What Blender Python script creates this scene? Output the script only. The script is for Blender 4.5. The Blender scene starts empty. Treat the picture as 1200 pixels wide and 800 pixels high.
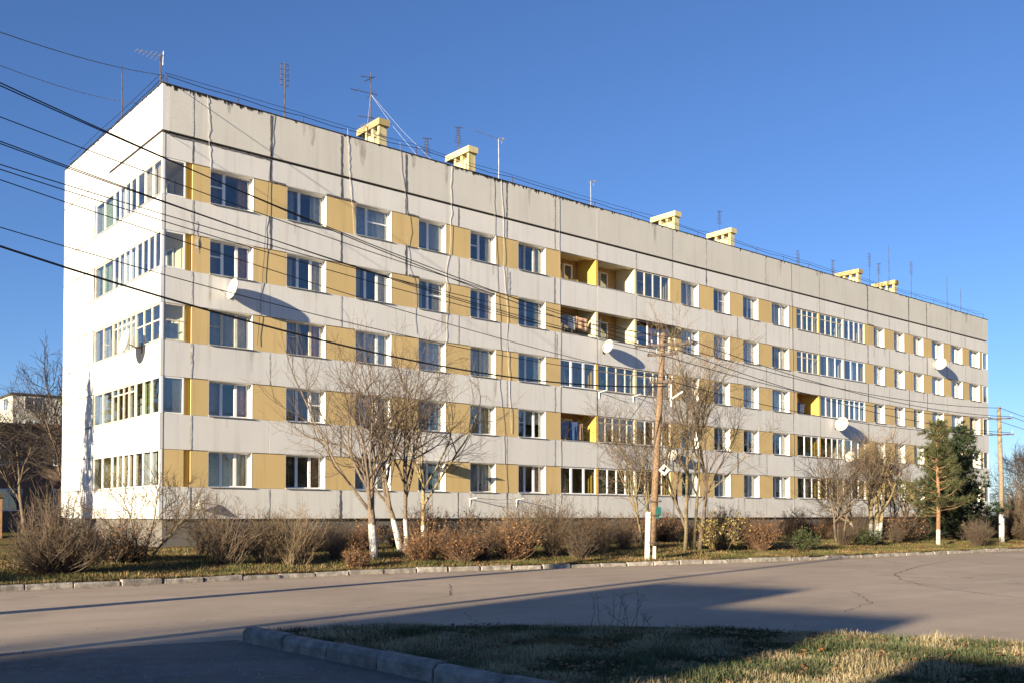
import bpy, math, random
import numpy as np
from mathutils import Vector, Matrix
R = math.radians
random.seed(7); NR = np.random.RandomState(7)
SC = bpy.context.scene
COL = SC.collection

# ------------------------------------------------------------------ camera
cam = bpy.data.cameras.new('camera'); camo = bpy.data.objects.new('camera', cam); COL.objects.link(camo)
camo.location = (0, 0, 1.6); camo.rotation_euler = (R(91.4), 0, 0)
cam.sensor_fit = 'HORIZONTAL'; cam.sensor_width = 36; cam.lens = 34.32; cam.shift_y = 0.1458
cam.clip_start = 0.1; cam.clip_end = 6000
SC.camera = camo
# ------------------------------------------------------------------ sky and sun
AZ, EL = R(36.0), R(11.5)                       # light travels towards azimuth AZ (from +Y to +X)
LH = Vector((math.sin(AZ), math.cos(AZ), 0))    # horizontal travel of the light
NV = Vector((math.cos(AZ), -math.sin(AZ), 0))   # across the light
W = bpy.data.worlds.new('World'); SC.world = W; W.use_nodes = True
wn = W.node_tree.nodes; wl = W.node_tree.links; wn.clear()
sky = wn.new('ShaderNodeTexSky'); sky.sky_type = 'NISHITA'; sky.sun_disc = False
sky.sun_elevation = EL; sky.sun_rotation = AZ + math.pi
sky.altitude = 600; sky.air_density = 1.0; sky.dust_density = 0.05; sky.ozone_density = 4.5
bg = wn.new('ShaderNodeBackground'); bg.inputs['Strength'].default_value = 0.060
wo = wn.new('ShaderNodeOutputWorld'); tn = wn.new('ShaderNodeMix'); tn.data_type = 'RGBA'; tn.blend_type = 'MULTIPLY'; tn.inputs[0].default_value = 1; tn.inputs[7].default_value = (1.03, 1.0, 1.16, 1)
wl.new(sky.outputs[0], tn.inputs[6]); wl.new(tn.outputs[2], bg.inputs[0]); wl.new(bg.outputs[0], wo.inputs[0])
sl = bpy.data.lights.new('sun', 'SUN'); sl.energy = 5.0; sl.angle = R(0.5); sl.color = (1.0, 0.845, 0.60)
so = bpy.data.objects.new('sun', sl); COL.objects.link(so)
so.rotation_euler = Vector((-LH.x*math.cos(EL), -LH.y*math.cos(EL), math.sin(EL))).to_track_quat('Z', 'Y').to_euler()
so.location = (-30, -40, 40)
SC.view_settings.view_transform = 'Standard'; SC.view_settings.look = 'None'
SC.view_settings.exposure = 1.4; SC.view_settings.gamma = 1.0; SC.view_settings.use_curve_mapping = False

# ------------------------------------------------------------------ helpers
class MB:
    def __init__(s): s.v = []; s.f = []
    def quad(s, *p):
        n = len(s.v); s.v += [tuple(q) for q in p]; s.f.append(tuple(range(n, n+len(p))))
    def box(s, x0, x1, y0, y1, z0, z1):
        n = len(s.v)
        s.v += [(x0,y0,z0),(x1,y0,z0),(x1,y1,z0),(x0,y1,z0),(x0,y0,z1),(x1,y0,z1),(x1,y1,z1),(x0,y1,z1)]
        s.f += [(n,n+3,n+2,n+1),(n+4,n+5,n+6,n+7),(n,n+1,n+5,n+4),(n+1,n+2,n+6,n+5),(n+2,n+3,n+7,n+6),(n+3,n,n+4,n+7)]
        return s
    def obox(s, c, sx, sy, sz, M):
        n = len(s.v); c = Vector(c)
        for k in ((-1,-1,-1),(1,-1,-1),(1,1,-1),(-1,1,-1),(-1,-1,1),(1,-1,1),(1,1,1),(-1,1,1)):
            s.v.append(tuple(c + M @ Vector((k[0]*sx/2, k[1]*sy/2, k[2]*sz/2))))
        s.f += [(n,n+3,n+2,n+1),(n+4,n+5,n+6,n+7),(n,n+1,n+5,n+4),(n+1,n+2,n+6,n+5),(n+2,n+3,n+7,n+6),(n+3,n,n+4,n+7)]
        return s
    def tube(s, pts, rads, sides=4, cap=True):
        pts = [Vector(p) for p in pts]; m = len(pts); n0 = len(s.v)
        if not hasattr(rads, '__len__'): rads = [rads]*m
        t = (pts[1]-pts[0]).normalized()
        a = t.orthogonal().normalized()
        for i in range(m):
            t = (pts[min(i+1, m-1)] - pts[max(i-1, 0)])
            if t.length < 1e-9: t = Vector((0, 0, 1))
            t.normalize(); a = (a - t*a.dot(t))
            if a.length < 1e-6: a = t.orthogonal()
            a.normalize(); b = t.cross(a)
            for k in range(sides):
                w = 2*math.pi*k/sides
                s.v.append(tuple(pts[i] + (a*math.cos(w) + b*math.sin(w))*rads[i]))
        for i in range(m-1):
            for k in range(sides):
                q = n0+i*sides; k2 = (k+1) % sides
                s.f.append((q+k, q+k2, q+sides+k2, q+sides+k))
        if cap and sides > 2:
            s.f.append(tuple(n0+k for k in reversed(range(sides)))); s.f.append(tuple(n0+(m-1)*sides+k for k in range(sides)))
        return s
    def lathe(s, prof, M=None, sides=20):
        n0 = len(s.v); M = M or Matrix.Identity(4)
        for r, z in prof:
            for k in range(sides):
                w = 2*math.pi*k/sides; s.v.append(tuple(M @ Vector((r*math.cos(w), r*math.sin(w), z))))
        for i in range(len(prof)-1):
            for k in range(sides):
                k2 = (k+1) % sides; q = n0+i*sides
                s.f.append((q+k, q+k2, q+sides+k2, q+sides+k))
        return s
    def mesh(s, name, mat, smooth=False):
        me = bpy.data.meshes.new(name); me.from_pydata(s.v, [], s.f); me.update()
        if mat: me.materials.append(mat)
        if smooth: me.polygons.foreach_set('use_smooth', [True]*len(me.polygons))
        return me
    def build(s, name, mat, parent=None, smooth=False):
        return link(name, s.mesh(name, mat, smooth), parent)

def link(name, data, parent=None, loc=None, rz=None):
    o = bpy.data.objects.new(name, data); COL.objects.link(o)
    if parent: o.parent = parent
    if loc is not None: o.location = loc
    if rz is not None: o.rotation_euler = (0, 0, rz)
    return o
def tag(o, label=None, cat=None, group=None, kind=None):
    if label: o['label'] = label
    if cat: o['category'] = cat
    if group: o['group'] = group
    if kind: o['kind'] = kind
    return o
def thing(name, label, cat, loc=(0,0,0), rz=0, group=None):
    o = link(name, None, None, loc, rz); o.empty_display_size = .3
    return tag(o, label, cat, group)
def copy_tree(o, parent=None):
    c = o.copy(); COL.objects.link(c); c.parent = parent
    for ch in list(o.children): copy_tree(ch, c)
    return c
def npmesh(name, V, F, mat, smooth=False):
    me = bpy.data.meshes.new(name); F = np.asarray(F, dtype=np.int32); V = np.asarray(V, dtype=np.float32)
    me.vertices.add(len(V)); me.vertices.foreach_set('co', V.ravel())
    k = F.shape[1]; me.loops.add(F.size); me.loops.foreach_set('vertex_index', F.ravel())
    me.polygons.add(len(F)); me.polygons.foreach_set('loop_start', np.arange(0, F.size, k, dtype=np.int32))
    me.polygons.foreach_set('loop_total', np.full(len(F), k, dtype=np.int32))
    me.update(calc_edges=True); me.validate()
    if smooth: me.polygons.foreach_set('use_smooth', [True]*len(me.polygons))
    me.materials.append(mat); return me

# ------------------------------------------------------------------ materials
def M_(name):
    m = bpy.data.materials.new(name); m.use_nodes = True; nt = m.node_tree
    return m, nt, nt.nodes, nt.links, nt.nodes['Principled BSDF']
def hexmul(c, k): return tuple(min(1, x*k) for x in c)
def mix(nt, fac, a, b, blend='MIX'):
    n = nt.nodes.new('ShaderNodeMix'); n.data_type = 'RGBA'; n.blend_type = blend
    for i, v in ((0, fac), (6, a), (7, b)):
        if isinstance(v, (int, float)): n.inputs[i].default_value = v
        elif isinstance(v, tuple): n.inputs[i].default_value = (*v, 1)
        else: nt.links.new(v, n.inputs[i])
    return n.outputs[2]
def noise(nt, scale, detail=4, vec=None, rough=.55, lo=.35, hi=.65, world=True):
    n = nt.nodes.new('ShaderNodeTexNoise'); n.inputs['Scale'].default_value = scale
    n.inputs['Detail'].default_value = detail; n.inputs['Roughness'].default_value = rough
    if vec is None:
        if world: vec = nt.nodes.new('ShaderNodeNewGeometry').outputs['Position']
        else: vec = nt.nodes.new('ShaderNodeTexCoord').outputs['Object']
    nt.links.new(vec, n.inputs['Vector'])
    r = nt.nodes.new('ShaderNodeMapRange'); nt.links.new(n.outputs['Fac'], r.inputs[0])
    r.inputs[1].default_value = lo; r.inputs[2].default_value = hi
    return r.outputs[0]
def stretch(nt, sx, sy, sz):
    g = nt.nodes.new('ShaderNodeNewGeometry'); m = nt.nodes.new('ShaderNodeVectorMath'); m.operation = 'MULTIPLY'
    nt.links.new(g.outputs['Position'], m.inputs[0]); m.inputs[1].default_value = (sx, sy, sz); return m.outputs[0]
def mul(nt, a, k):
    m = nt.nodes.new('ShaderNodeMath'); m.operation = 'MULTIPLY'; m.use_clamp = True; nt.links.new(a, m.inputs[0])
    if isinstance(k, (int, float)): m.inputs[1].default_value = k
    else: nt.links.new(k, m.inputs[1])
    return m.outputs[0]
def bump(nt, b, h, strength=.3, dist=.02):
    n = nt.nodes.new('ShaderNodeBump'); n.inputs['Strength'].default_value = strength; n.inputs['Distance'].default_value = dist
    nt.links.new(h, n.inputs['Height']); nt.links.new(n.outputs[0], b.inputs['Normal'])
def plain(name, c, rough=.7, metal=0, var=.25, scale=6, bmp=0, rand=.0, spec=.3):
    m, nt, N, L, b = M_(name)
    o = mix(nt, noise(nt, scale), hexmul(c, 1-var), hexmul(c, 1+var*.6))
    if rand:
        oi = N.new('ShaderNodeObjectInfo'); o = mix(nt, mul(nt, oi.outputs['Random'], rand), o, hexmul(c, .55))
    L.new(o, b.inputs['Base Color']); b.inputs['Roughness'].default_value = rough; b.inputs['Metallic'].default_value = metal
    b.inputs['Specular IOR Level'].default_value = spec
    if bmp: bump(nt, b, noise(nt, scale*6, 6), bmp)
    return m
def facade_mat(name, c, dirt, streak=.5, rand=.18, tiles=0):
    m, nt, N, L, b = M_(name)
    o = mix(nt, mul(nt, noise(nt, .5, 5), .5), c, hexmul(c, .86))
    oi = N.new('ShaderNodeObjectInfo'); o = mix(nt, mul(nt, oi.outputs['Random'], rand), o, hexmul(c, .72))
    st = noise(nt, 2.2, 5, stretch(nt, 1.6, 1.6, .10), .6, .52, .80)
    o = mix(nt, mul(nt, st, streak), o, dirt)
    sp = noise(nt, 3.2, 8, None, .7, .60, .78)
    o = mix(nt, mul(nt, sp, .35), o, dirt)
    L.new(o, b.inputs['Base Color']); b.inputs['Roughness'].default_value = .9; b.inputs['Specular IOR Level'].default_value = .15
    bump(nt, b, noise(nt, 26, 8, None, .7, .2, .8), .30, .012)
    return m
MW  = facade_mat('white_panel_paint', (.69,.68,.66), (.40,.37,.33), .5, .22)
MWP = facade_mat('parapet_panel_paint', (.61,.595,.55), (.36,.34,.29), .35)
MOC = facade_mat('ochre_panel_paint', (.62,.46,.22), (.36,.27,.14), .5, .3)
MLO = facade_mat('loggia_ochre_paint', (.72,.47,.10), (.5,.33,.10), .2, .3)
MLC = facade_mat('loggia_cream_paint', (.74,.66,.44), (.5,.42,.25), .2, .2)
MLK = facade_mat('loggia_brown_paint', (.40,.25,.11), (.25,.15,.08), .3)
MPL = facade_mat('plinth_concrete', (.17,.155,.14), (.08,.075,.07), .6)
MSH = facade_mat('vent_shaft_plaster', (.68,.58,.32), (.22,.16,.09), .9, .4)
MS2 = facade_mat('sooty_shaft_cap', (.42,.34,.17), (.10,.075,.05), .9)
MRV = plain('reveal_plaster', (.80,.785,.75), .85, var=.08)
MPV = plain('plastic_frame', (.80,.80,.80), .35, var=.04)
MWD = plain('old_wood_frame', (.62,.56,.46), .7, var=.2, scale=9)
MBR = plain('brown_wood_frame', (.30,.17,.09), .6, var=.3, scale=9)
MSL = plain('metal_drip_sill', (.48,.48,.47), .5, var=.2)
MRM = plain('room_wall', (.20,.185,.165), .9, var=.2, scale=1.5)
MSE = plain('dark_seam_mastic', (.13,.125,.13), .85, var=.4, scale=9)
MSW = plain('pale_seam_mortar', (.56,.53,.48), .9, var=.35, scale=9)
MSD = plain('dirty_seam', (.20,.175,.14), .9, var=.5, scale=7)
MFL = plain('roof_flashing_bitumen', (.035,.03,.027), .8, var=.4)
MRF = plain('roofing_felt', (.06,.06,.06), .9)
MBK = plain('black_cable', (.02,.02,.022), .6)
MCW = plain('white_cable', (.62,.60,.56), .6)
MCG = plain('grey_cable', (.28,.26,.24), .6)
MAL = plain('aerial_aluminium', (.42,.43,.46), .45, .6)
MST = plain('rusty_steel', (.10,.075,.06), .7, .2, var=.5)
MDI = plain('dish_paint', (.54,.52,.47), .5, var=.1)
MPO = plain('pole_timber', (.25,.165,.10), .85, var=.45, scale=14, bmp=.4)
MPC = plain('pole_concrete', (.27,.215,.155), .9, var=.3, scale=8, bmp=.3)
MLM = plain('limewash', (.58,.56,.51), .9, var=.35, scale=12)
MBA = plain('bark_grey', (.17,.13,.095), .9, var=.4, scale=20)
MBY = plain('bark_olive', (.24,.19,.105), .9, var=.4, scale=20)
MTW = plain('twig_brown', (.115,.083,.057), .85, var=.35, scale=30)
MTR = plain('twig_red', (.15,.092,.056), .85, var=.35, scale=30)
MTT = plain('twig_tan', (.175,.128,.078), .85, var=.35, scale=30)
MTD = plain('twig_dark', (.06,.045,.036), .85, var=.4, scale=30)
MKB = plain('kerb_concrete', (.40,.36,.31), .9, var=.55, scale=5, bmp=.5, rand=.5)
MKD = plain('kerb_old_concrete', (.26,.245,.22), .9, var=.4, scale=5, bmp=.6, rand=.3)
MND = plain('pine_needles', (.07,.078,.030), .7, var=.45, scale=3)
MNS = plain('spruce_needles', (.028,.045,.02), .7, var=.4, scale=3)
MLY = plain('faded_leaf', (.36,.30,.10), .7, var=.35, scale=12)
MLB = plain('dead_leaf', (.25,.125,.05), .8, var=.4, scale=14)
MLG = plain('evergreen_leaf', (.06,.085,.025), .7, var=.4, scale=9)
MGG = plain('green_grass', (.088,.105,.045), .75, var=.5, scale=1.3)
MGD = plain('dry_grass', (.35,.285,.16), .8, var=.35, scale=1.7)
MVG = plain('verge_green_grass', (.085,.09,.028), .75, var=.5, scale=.8)
MVD = plain('verge_dry_grass', (.23,.165,.075), .8, var=.4, scale=1.1)
def glass_mat(name, tint, k=1.9, dirt=.0):
    m, nt, N, L, b = M_(name)
    tr = N.new('ShaderNodeBsdfTransparent'); tr.inputs[0].default_value = (*tint, 1)
    gl = N.new('ShaderNodeBsdfGlossy'); gl.inputs['Roughness'].default_value = .015; gl.inputs[0].default_value = (.95,.97,1,1)
    fr = N.new('ShaderNodeLayerWeight'); pw = N.new('ShaderNodeMath'); pw.operation = 'POWER'; L.new(fr.outputs['Facing'], pw.inputs[0]); pw.inputs[1].default_value = 4.0
    ma = N.new('ShaderNodeMath'); ma.operation = 'MULTIPLY_ADD'; ma.use_clamp = True; L.new(pw.outputs[0], ma.inputs[0]); ma.inputs[1].default_value = .9; ma.inputs[2].default_value = k; mm = ma.outputs[0]
    ms = N.new('ShaderNodeMixShader'); L.new(mm, ms.inputs[0]); L.new(tr.outputs[0], ms.inputs[1]); L.new(gl.outputs[0], ms.inputs[2])
    nn = noise(nt, .9, 2, None, .4, 0, 1)
    bp = N.new('ShaderNodeBump'); bp.inputs['Strength'].default_value = .05; bp.inputs['Distance'].default_value = .02
    L.new(nn, bp.inputs['Height']); L.new(bp.outputs[0], gl.inputs['Normal'])
    L.new(ms.outputs[0], N['Material Output'].inputs[0]); return m
MGL = glass_mat('window_glass', (.90,.93,.93), .10)
MCU = [plain('curtain_sheer', (.50,.50,.49), .9, var=.1), plain('curtain_beige', (.50,.40,.26), .9, var=.15),
       plain('curtain_blue', (.12,.20,.34), .9, var=.2), plain('curtain_brown', (.22,.12,.07), .9, var=.2),
       plain('curtain_green', (.30,.33,.16), .9, var=.2), plain('curtain_rose', (.45,.25,.22), .9, var=.2),
       plain('blind_grey', (.33,.32,.30), .8, var=.1)]

# ground materials
def road_mat():
    m, nt, N, L, b = M_('dusty_asphalt')
    c = (.51,.405,.305)
    o = mix(nt, noise(nt, .16, 5, None, .6, .3, .7), hexmul(c, .70), hexmul(c, 1.08))
    o = mix(nt, mul(nt, noise(nt, 1.1, 6, stretch(nt, 1, .35, 1), .65, .5, .75), .4), o, (.33,.27,.21))
    o = mix(nt, mul(nt, noise(nt, 90, 3, None, .7, .45, .75), .5), o, (.24,.20,.17))
    o = mix(nt, mul(nt, noise(nt, 55, 2, None, .5, .66, .74), .8), o, (.62,.56,.50))
    o = mix(nt, mul(nt, noise(nt, .55, 3, None, .5, .62, .66), .35), o, (.28,.235,.19))
    o = mix(nt, mul(nt, noise(nt, 9, 4, None, .6, .68, .75), .5), o, (.20,.17,.14))
    gp_ = N.new('ShaderNodeNewGeometry'); mp_ = N.new('ShaderNodeMapping'); mp_.vector_type = 'TEXTURE'; mp_.inputs['Rotation'].default_value = (0, 0, R(37)); mp_.inputs['Scale'].default_value = (14, 1.0, 1)
    L.new(gp_.outputs['Position'], mp_.inputs[0])
    o = mix(nt, mul(nt, noise(nt, 1.0, 5, mp_.outputs[0], .6, .45, .70), .38), o, (.30,.245,.195))
    o = mix(nt, mul(nt, noise(nt, 1.7, 4, mp_.outputs[0], .6, .60, .74), .45), o, (.60,.51,.41))
    vo = N.new('ShaderNodeTexVoronoi'); vo.feature = 'DISTANCE_TO_EDGE'; vo.inputs['Scale'].default_value = .16
    wv = N.new('ShaderNodeVectorMath'); wv.operation = 'ADD'
    nz = N.new('ShaderNodeTexNoise'); nz.inputs['Scale'].default_value = .7; nz.inputs['Detail'].default_value = 6
    g = N.new('ShaderNodeNewGeometry'); L.new(g.outputs['Position'], nz.inputs['Vector'])
    sc_ = N.new('ShaderNodeVectorMath'); sc_.operation = 'SCALE'; sc_.inputs[3].default_value = 2.2; L.new(nz.outputs['Color'], sc_.inputs[0])
    L.new(g.outputs['Position'], wv.inputs[0]); L.new(sc_.outputs[0], wv.inputs[1]); L.new(wv.outputs[0], vo.inputs['Vector'])
    mr = N.new('ShaderNodeMapRange'); L.new(vo.outputs['Distance'], mr.inputs[0]); mr.inputs[1].default_value = 0.001; mr.inputs[2].default_value = .0032; mr.inputs[3].default_value = 1; mr.inputs[4].default_value = 0
    o = mix(nt, mul(nt, mr.outputs[0], mul(nt, noise(nt, .12, 2, None, .5, .48, .6), .75)), o, (.07,.065,.06))
    L.new(o, b.inputs['Base Color']); b.inputs['Roughness'].default_value = .95; b.inputs['Specular IOR Level'].default_value = .1
    bump(nt, b, noise(nt, 70, 6, None, .75, .2, .8), .5, .010)
    return m
def soil_mat(name, a, bb, c):
    m, nt, N, L, b = M_(name)
    o = mix(nt, noise(nt, .8, 7, None, .65, .38, .62), a, bb)
    o = mix(nt, noise(nt, 5, 8, None, .7, .5, .72), o, c)
    L.new(o, b.inputs['Base Color']); b.inputs['Roughness'].default_value = .95; b.inputs['Specular IOR Level'].default_value = .05
    bump(nt, b, noise(nt, 22, 8, None, .75, .2, .8), .9, .06); return m
MRD = road_mat()
MVS = soil_mat('verge_soil', (.10,.105,.03), (.17,.12,.055), (.24,.145,.06))
MGS = soil_mat('lawn_soil', (.07,.08,.025), (.13,.10,.045), (.20,.14,.06))
MFG = soil_mat('far_ground_soil', (.09,.095,.035), (.14,.11,.05), (.16,.11,.06))
MCR = plain('crack_tar', (.06,.055,.05), .9)
MGV = plain('gravel_stone', (.30,.28,.26), .9, var=.4, scale=40)

# ------------------------------------------------------------------ building frame of reference
TH = math.atan2(1144, 1350); C0 = Vector((-13.2, 36.5, 0))
DU = Vector((math.cos(TH), math.sin(TH), 0)); DV = Vector((-math.sin(TH), math.cos(TH), 0))
KU = [-60,-8.5,0.7,6.1,14.7,32.1,60,110]; KV = [-14,-13.9,-13.6,-14.8,-16.6,-17.8,-18,-18]
_ku = np.linspace(-70, 112, 365); _kv = np.interp(_ku, KU, KV); _kv = np.convolve(np.pad(_kv, 6, 'edge'), np.ones(13)/13, 'valid')
def kerb_v(u): return float(np.interp(u, _ku, _kv))
def ss(t): t = min(max(t, 0), 1); return t*t*(3-2*t)
def vz(u, v):
    w = v - kerb_v(u)
    return .12 + .28*ss(w/6) + .03*math.sin(u*1.3+v*.7)*ss(w/1.5) + .02*math.sin(u*.5-v*1.9)*ss(w/1.5)
def at(u, v, z=0): return C0 + DU*u + DV*v + Vector((0, 0, z))
def onv(u, v): return at(u, v, vz(u, v))

# ------------------------------------------------------------------ ground, road, verge
g = MB(); g.quad((-2500,-2500,-.04),(2500,-2500,-.04),(2500,2500,-.04),(-2500,2500,-.04))
tag(g.build('ground', MFG), kind='structure')
g = MB(); nx, ny = 60, 50
for j in range(ny+1):
    for i in range(nx+1):
        x = -70+170*i/nx; y = -25+95*j/ny
        g.v.append((x, y, 0))
for j in range(ny):
    for i in range(nx):
        q = j*(nx+1)+i; g.f.append((q, q+1, q+nx+2, q+nx+1))
ROAD = tag(g.build('road', MRD), kind='structure')
MDW = soil_mat('shadow_darkened_asphalt', (.36,.31,.27), (.27,.235,.205), (.42,.37,.32))  # asphalt sheet coloured darker to deepen the shadow at bottom left
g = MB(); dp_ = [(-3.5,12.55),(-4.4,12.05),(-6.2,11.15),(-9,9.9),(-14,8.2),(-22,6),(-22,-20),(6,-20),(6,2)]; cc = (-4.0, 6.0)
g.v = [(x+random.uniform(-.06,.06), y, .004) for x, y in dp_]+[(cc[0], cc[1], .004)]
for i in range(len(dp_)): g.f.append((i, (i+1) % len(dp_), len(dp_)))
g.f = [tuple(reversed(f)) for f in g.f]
tag(g.build('driveway_shadow_sheet', MDW), kind='structure')
def crack(pts, w):
    b = MB(); rg = random.Random(len(pts)*7+int(w*1000)); P_ = []
    for a, c in zip(pts, pts[1:]):
        for k in range(10): t = k/10; P_.append(Vector((a[0]+(c[0]-a[0])*t+rg.gauss(0,.025), a[1]+(c[1]-a[1])*t+rg.gauss(0,.025), .004)))
    for i, p in enumerate(P_):
        t = (P_[min(i+1, len(P_)-1)]-P_[max(i-1, 0)]).normalized(); n_ = Vector((-t.y, t.x, 0))*w*rg.uniform(.3, 1); b.v += [tuple(p-n_), tuple(p+n_)]
    for i in range(len(P_)-1): b.f.append((2*i, 2*i+1, 2*i+3, 2*i+2))
    b.build('road_crack', MCR, ROAD)
crack([(15.5,34.5),(12.5,30.2),(10.4,26.6),(9.6,24.0),(9.3,21.8),(9.6,19.8),(10.2,18.2),(10.9,16.6)], .022)
crack([(-12,18.5),(-6,19.6),(-1,22.4),(3,24.2)], .012); crack([(2.2,20.2),(4.5,21.6),(8.5,23.0)], .012); crack([(5.5,16.2),(6.6,17.9),(7.2,21.0)], .010); crack([(-2.5,16.8),(-1.2,19.5),(-1.5,23.0)], .010)
g = MB(); us = np.linspace(-60, 105, 221); ws = [.16,.4,.8,1.3,2,2.8,3.6,4.5,5.5,6.5,8,10,13,18,26,40,60]
for u in us:
    for w in ws:
        v = kerb_v(u)+w; p = at(u, v, vz(u, v)); g.v.append(tuple(p))
    
nw = len(ws)
for i in range(len(us)-1):
    for j in range(nw-1): g.f.append((i*nw+j, (i+1)*nw+j, (i+1)*nw+j+1, i*nw+j+1))
verge = tag(g.build('grass_verge', MVS, smooth=True), kind='structure')

def stone_mesh(name, l, w, z0, z1, mat, r=.025):
    b = MB(); prof = [(-w/2, z0), (-w/2, z1-r), (-w/2+r, z1), (w/2-r, z1), (w/2, z1-r), (w/2, z0)]
    h = l/2; e = .015; k = len(prof)
    for x, sh in ((-h, 1), (-h+e, 0), (h-e, 0), (h, 1)):
        for (y, z) in prof: b.v.append((x, y*(1-.12*sh), z-(.012 if sh and z > z0 else 0)))
    for i in range(3):
        for j in range(k-1): b.f.append((i*k+j, i*k+j+1, (i+1)*k+j+1, (i+1)*k+j))
    b.f.append(tuple(reversed(range(k)))); b.f.append(tuple(range(3*k, 4*k)))
    b.f = [tuple(reversed(f)) for f in b.f]
    return b.mesh(name, mat)
kerb = tag(link('kerb', None), kind='structure')
KM = [stone_mesh('kerb_stone', l, .15, -.12, .15, MKB) for l in (.96, .93, .99)]
u = -22.0
while u < 62:
    v = kerb_v(u+.5)+.075; p = at(u+.5, v, random.choice([random.uniform(-.03, 0), random.uniform(-.055, -.015)])); t = at(u+1, kerb_v(u+1)+.075) - at(u, kerb_v(u)+.075)
    if True:
        o = link('kerb_stone', random.choice(KM), kerb, p, math.atan2(t.y, t.x)+random.uniform(-.03, .03)); o.rotation_euler[0] = random.uniform(-.1, .1); o.rotation_euler[1] = random.uniform(-.02, .02)
    u += 1.0
# traffic island with long grass
NEAR = [(-3.32,12.4),(-2.5,11.5),(-1.35,10.2),(-.3,8.95),(.9,7.6),(2.6,5.7),(4.5,3.4),(5.5,0)]
FAR = [(-3.32,12.4),(-2.16,12.78),(0,13.3),(2.25,13.0),(4.1,11.95),(5.8,11.2),(10,9.6),(16,7),(18,2),(17,0)]
poly = NEAR[::-1] + FAR[1:]
g = MB(); cen = (4.5, 7.0)
def isl_z(x, y): return .125 + .035*math.sin(x*1.1+.4)*math.sin(y*.9) + .015*math.sin(x*3.1)*math.sin(y*2.7)
rings = [1.0,.96,.85,.65,.4,.2]
for k in rings:
    for (x, y) in poly:
        X = cen[0]+(x-cen[0])*k; Y = cen[1]+(y-cen[1])*k; g.v.append((X, Y, .11 if k > .99 else isl_z(X, Y)))
n = len(poly)
for r in range(len(rings)-1):
    for i in range(n):
        j = (i+1) % n; g.f.append((r*n+i, r*n+j, (r+1)*n+j, (r+1)*n+i))
g.f.append(tuple((len(rings)-1)*n+i for i in range(n)))
tag(g.build('island_lawn', MGS, smooth=True), kind='structure')
ik = tag(link('island_kerb', None), kind='structure')
KI = stone_mesh('kerb_stone', .97, .22, -.12, .185, MKD, .05)
KF = stone_mesh('kerb_stone', .97, .15, -.12, .12, MKB, .03)
def kerb_line(pl, me, zr):
    d_ = [0]
    for a, b in zip(pl, pl[1:]): d_.append(d_[-1]+math.dist(a, b))
    s = .5
    while s < d_[-1]-.4:
        P = lambda q: (float(np.interp(q, d_, [p[0] for p in pl])), float(np.interp(q, d_, [p[1] for p in pl])))
        a, b = P(s-.45), P(s+.45); c = P(s)
        o = link('kerb_stone', me, ik, (c[0], c[1], random.uniform(*zr)), math.atan2(b[1]-a[1], b[0]-a[0])); o.rotation_euler[0] = random.uniform(-.05, .05)
        s += 1.0
kerb_line(NEAR, KI, (-.02, .015)); kerb_line(FAR[1:], KF, (-.06, -.01))

# ------------------------------------------------------------------ grass, litter and gravel (uncountable)
def blades(name, P, H, Wd, mat, lean=.5, label=None):
    n = len(P); az = NR.rand(n)*6.283; wd = NR.rand(n)*6.283
    ln = (NR.rand(n)**1.3)*lean; dx, dy = np.cos(wd)*ln, np.sin(wd)*ln
    w = np.stack([np.cos(az), np.sin(az), np.zeros(n)], 1)*(Wd/2)[:, None]
    up = np.zeros((n, 3)); up[:, 2] = H*.62; up[:, 0] = dx*H*.35; up[:, 1] = dy*H*.35
    tip = np.zeros((n, 3)); tip[:, 2] = H*(1-.35*ln**2); tip[:, 0] = dx*H*1.1; tip[:, 1] = dy*H*1.1
    V = np.stack([P-w, P+w, P+up+w*.8, P+up-w*.8, P+tip], 1).reshape(-1, 3)
    b = np.arange(n)[:, None]*5
    F = np.concatenate([b+[[0,1,2]], b+[[0,2,3]], b+[[3,2,4]]], 1).reshape(-1, 3)
    o = link(name, npmesh(name, V, F, mat)); tag(o, label, 'grass', kind='stuff'); return o
def inpoly(X, Y, pl):
    c = np.zeros(len(X), bool); j = len(pl)-1
    for i in range(len(pl)):
        xi, yi = pl[i]; xj, yj = pl[j]
        q = ((yi > Y) != (yj > Y)) & (X < (xj-xi)*(Y-yi)/(yj-yi+1e-12)+xi); c ^= q; j = i
    return c
def clump(X, Y): return np.sin(X*2.1+1.3*np.sin(Y*1.7))*np.sin(Y*2.6+1.1*np.sin(X*1.3))+.6*np.sin(X*5.3+Y*3.1)*np.sin(Y*6.1-X*2.2)
def island_pts(n, sh=.97):
    X = NR.uniform(-3.4, 9, n*3); Y = NR.uniform(5, 14, n*3)
    pl = [(cen[0]+(x-cen[0])*sh, cen[1]+(y-cen[1])*sh) for x, y in poly]
    k = inpoly(X, Y, pl) & (np.abs(X) < .62*Y+.6); X, Y = X[k][:n], Y[k][:n]
    Z = np.array([isl_z(a, b) for a, b in zip(X, Y)])-.01
    return np.stack([X, Y, Z], 1)
P = island_pts(85000); c = clump(P[:,0], P[:,1])
blades('island_grass', P, (.03+.04*np.clip(c+.5, 0, 2))*(.5+.9*NR.rand(len(P))), .005+.005*NR.rand(len(P)), MGG, 1.5, 'dull green grass growing thickly on the kerbed island')
P = island_pts(75000); c = clump(P[:,0]+3, P[:,1]-2); k = (c > -.35) ; P = P[k]; c = c[k]
blades('dry_island_grass', P, (.04+.05*np.clip(c+.3, 0, 2))*(.5+1.0*NR.rand(len(P))), .004+.005*NR.rand(len(P)), MGD, 2.0, 'straw coloured dead grass among the green on the kerbed island')
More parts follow.
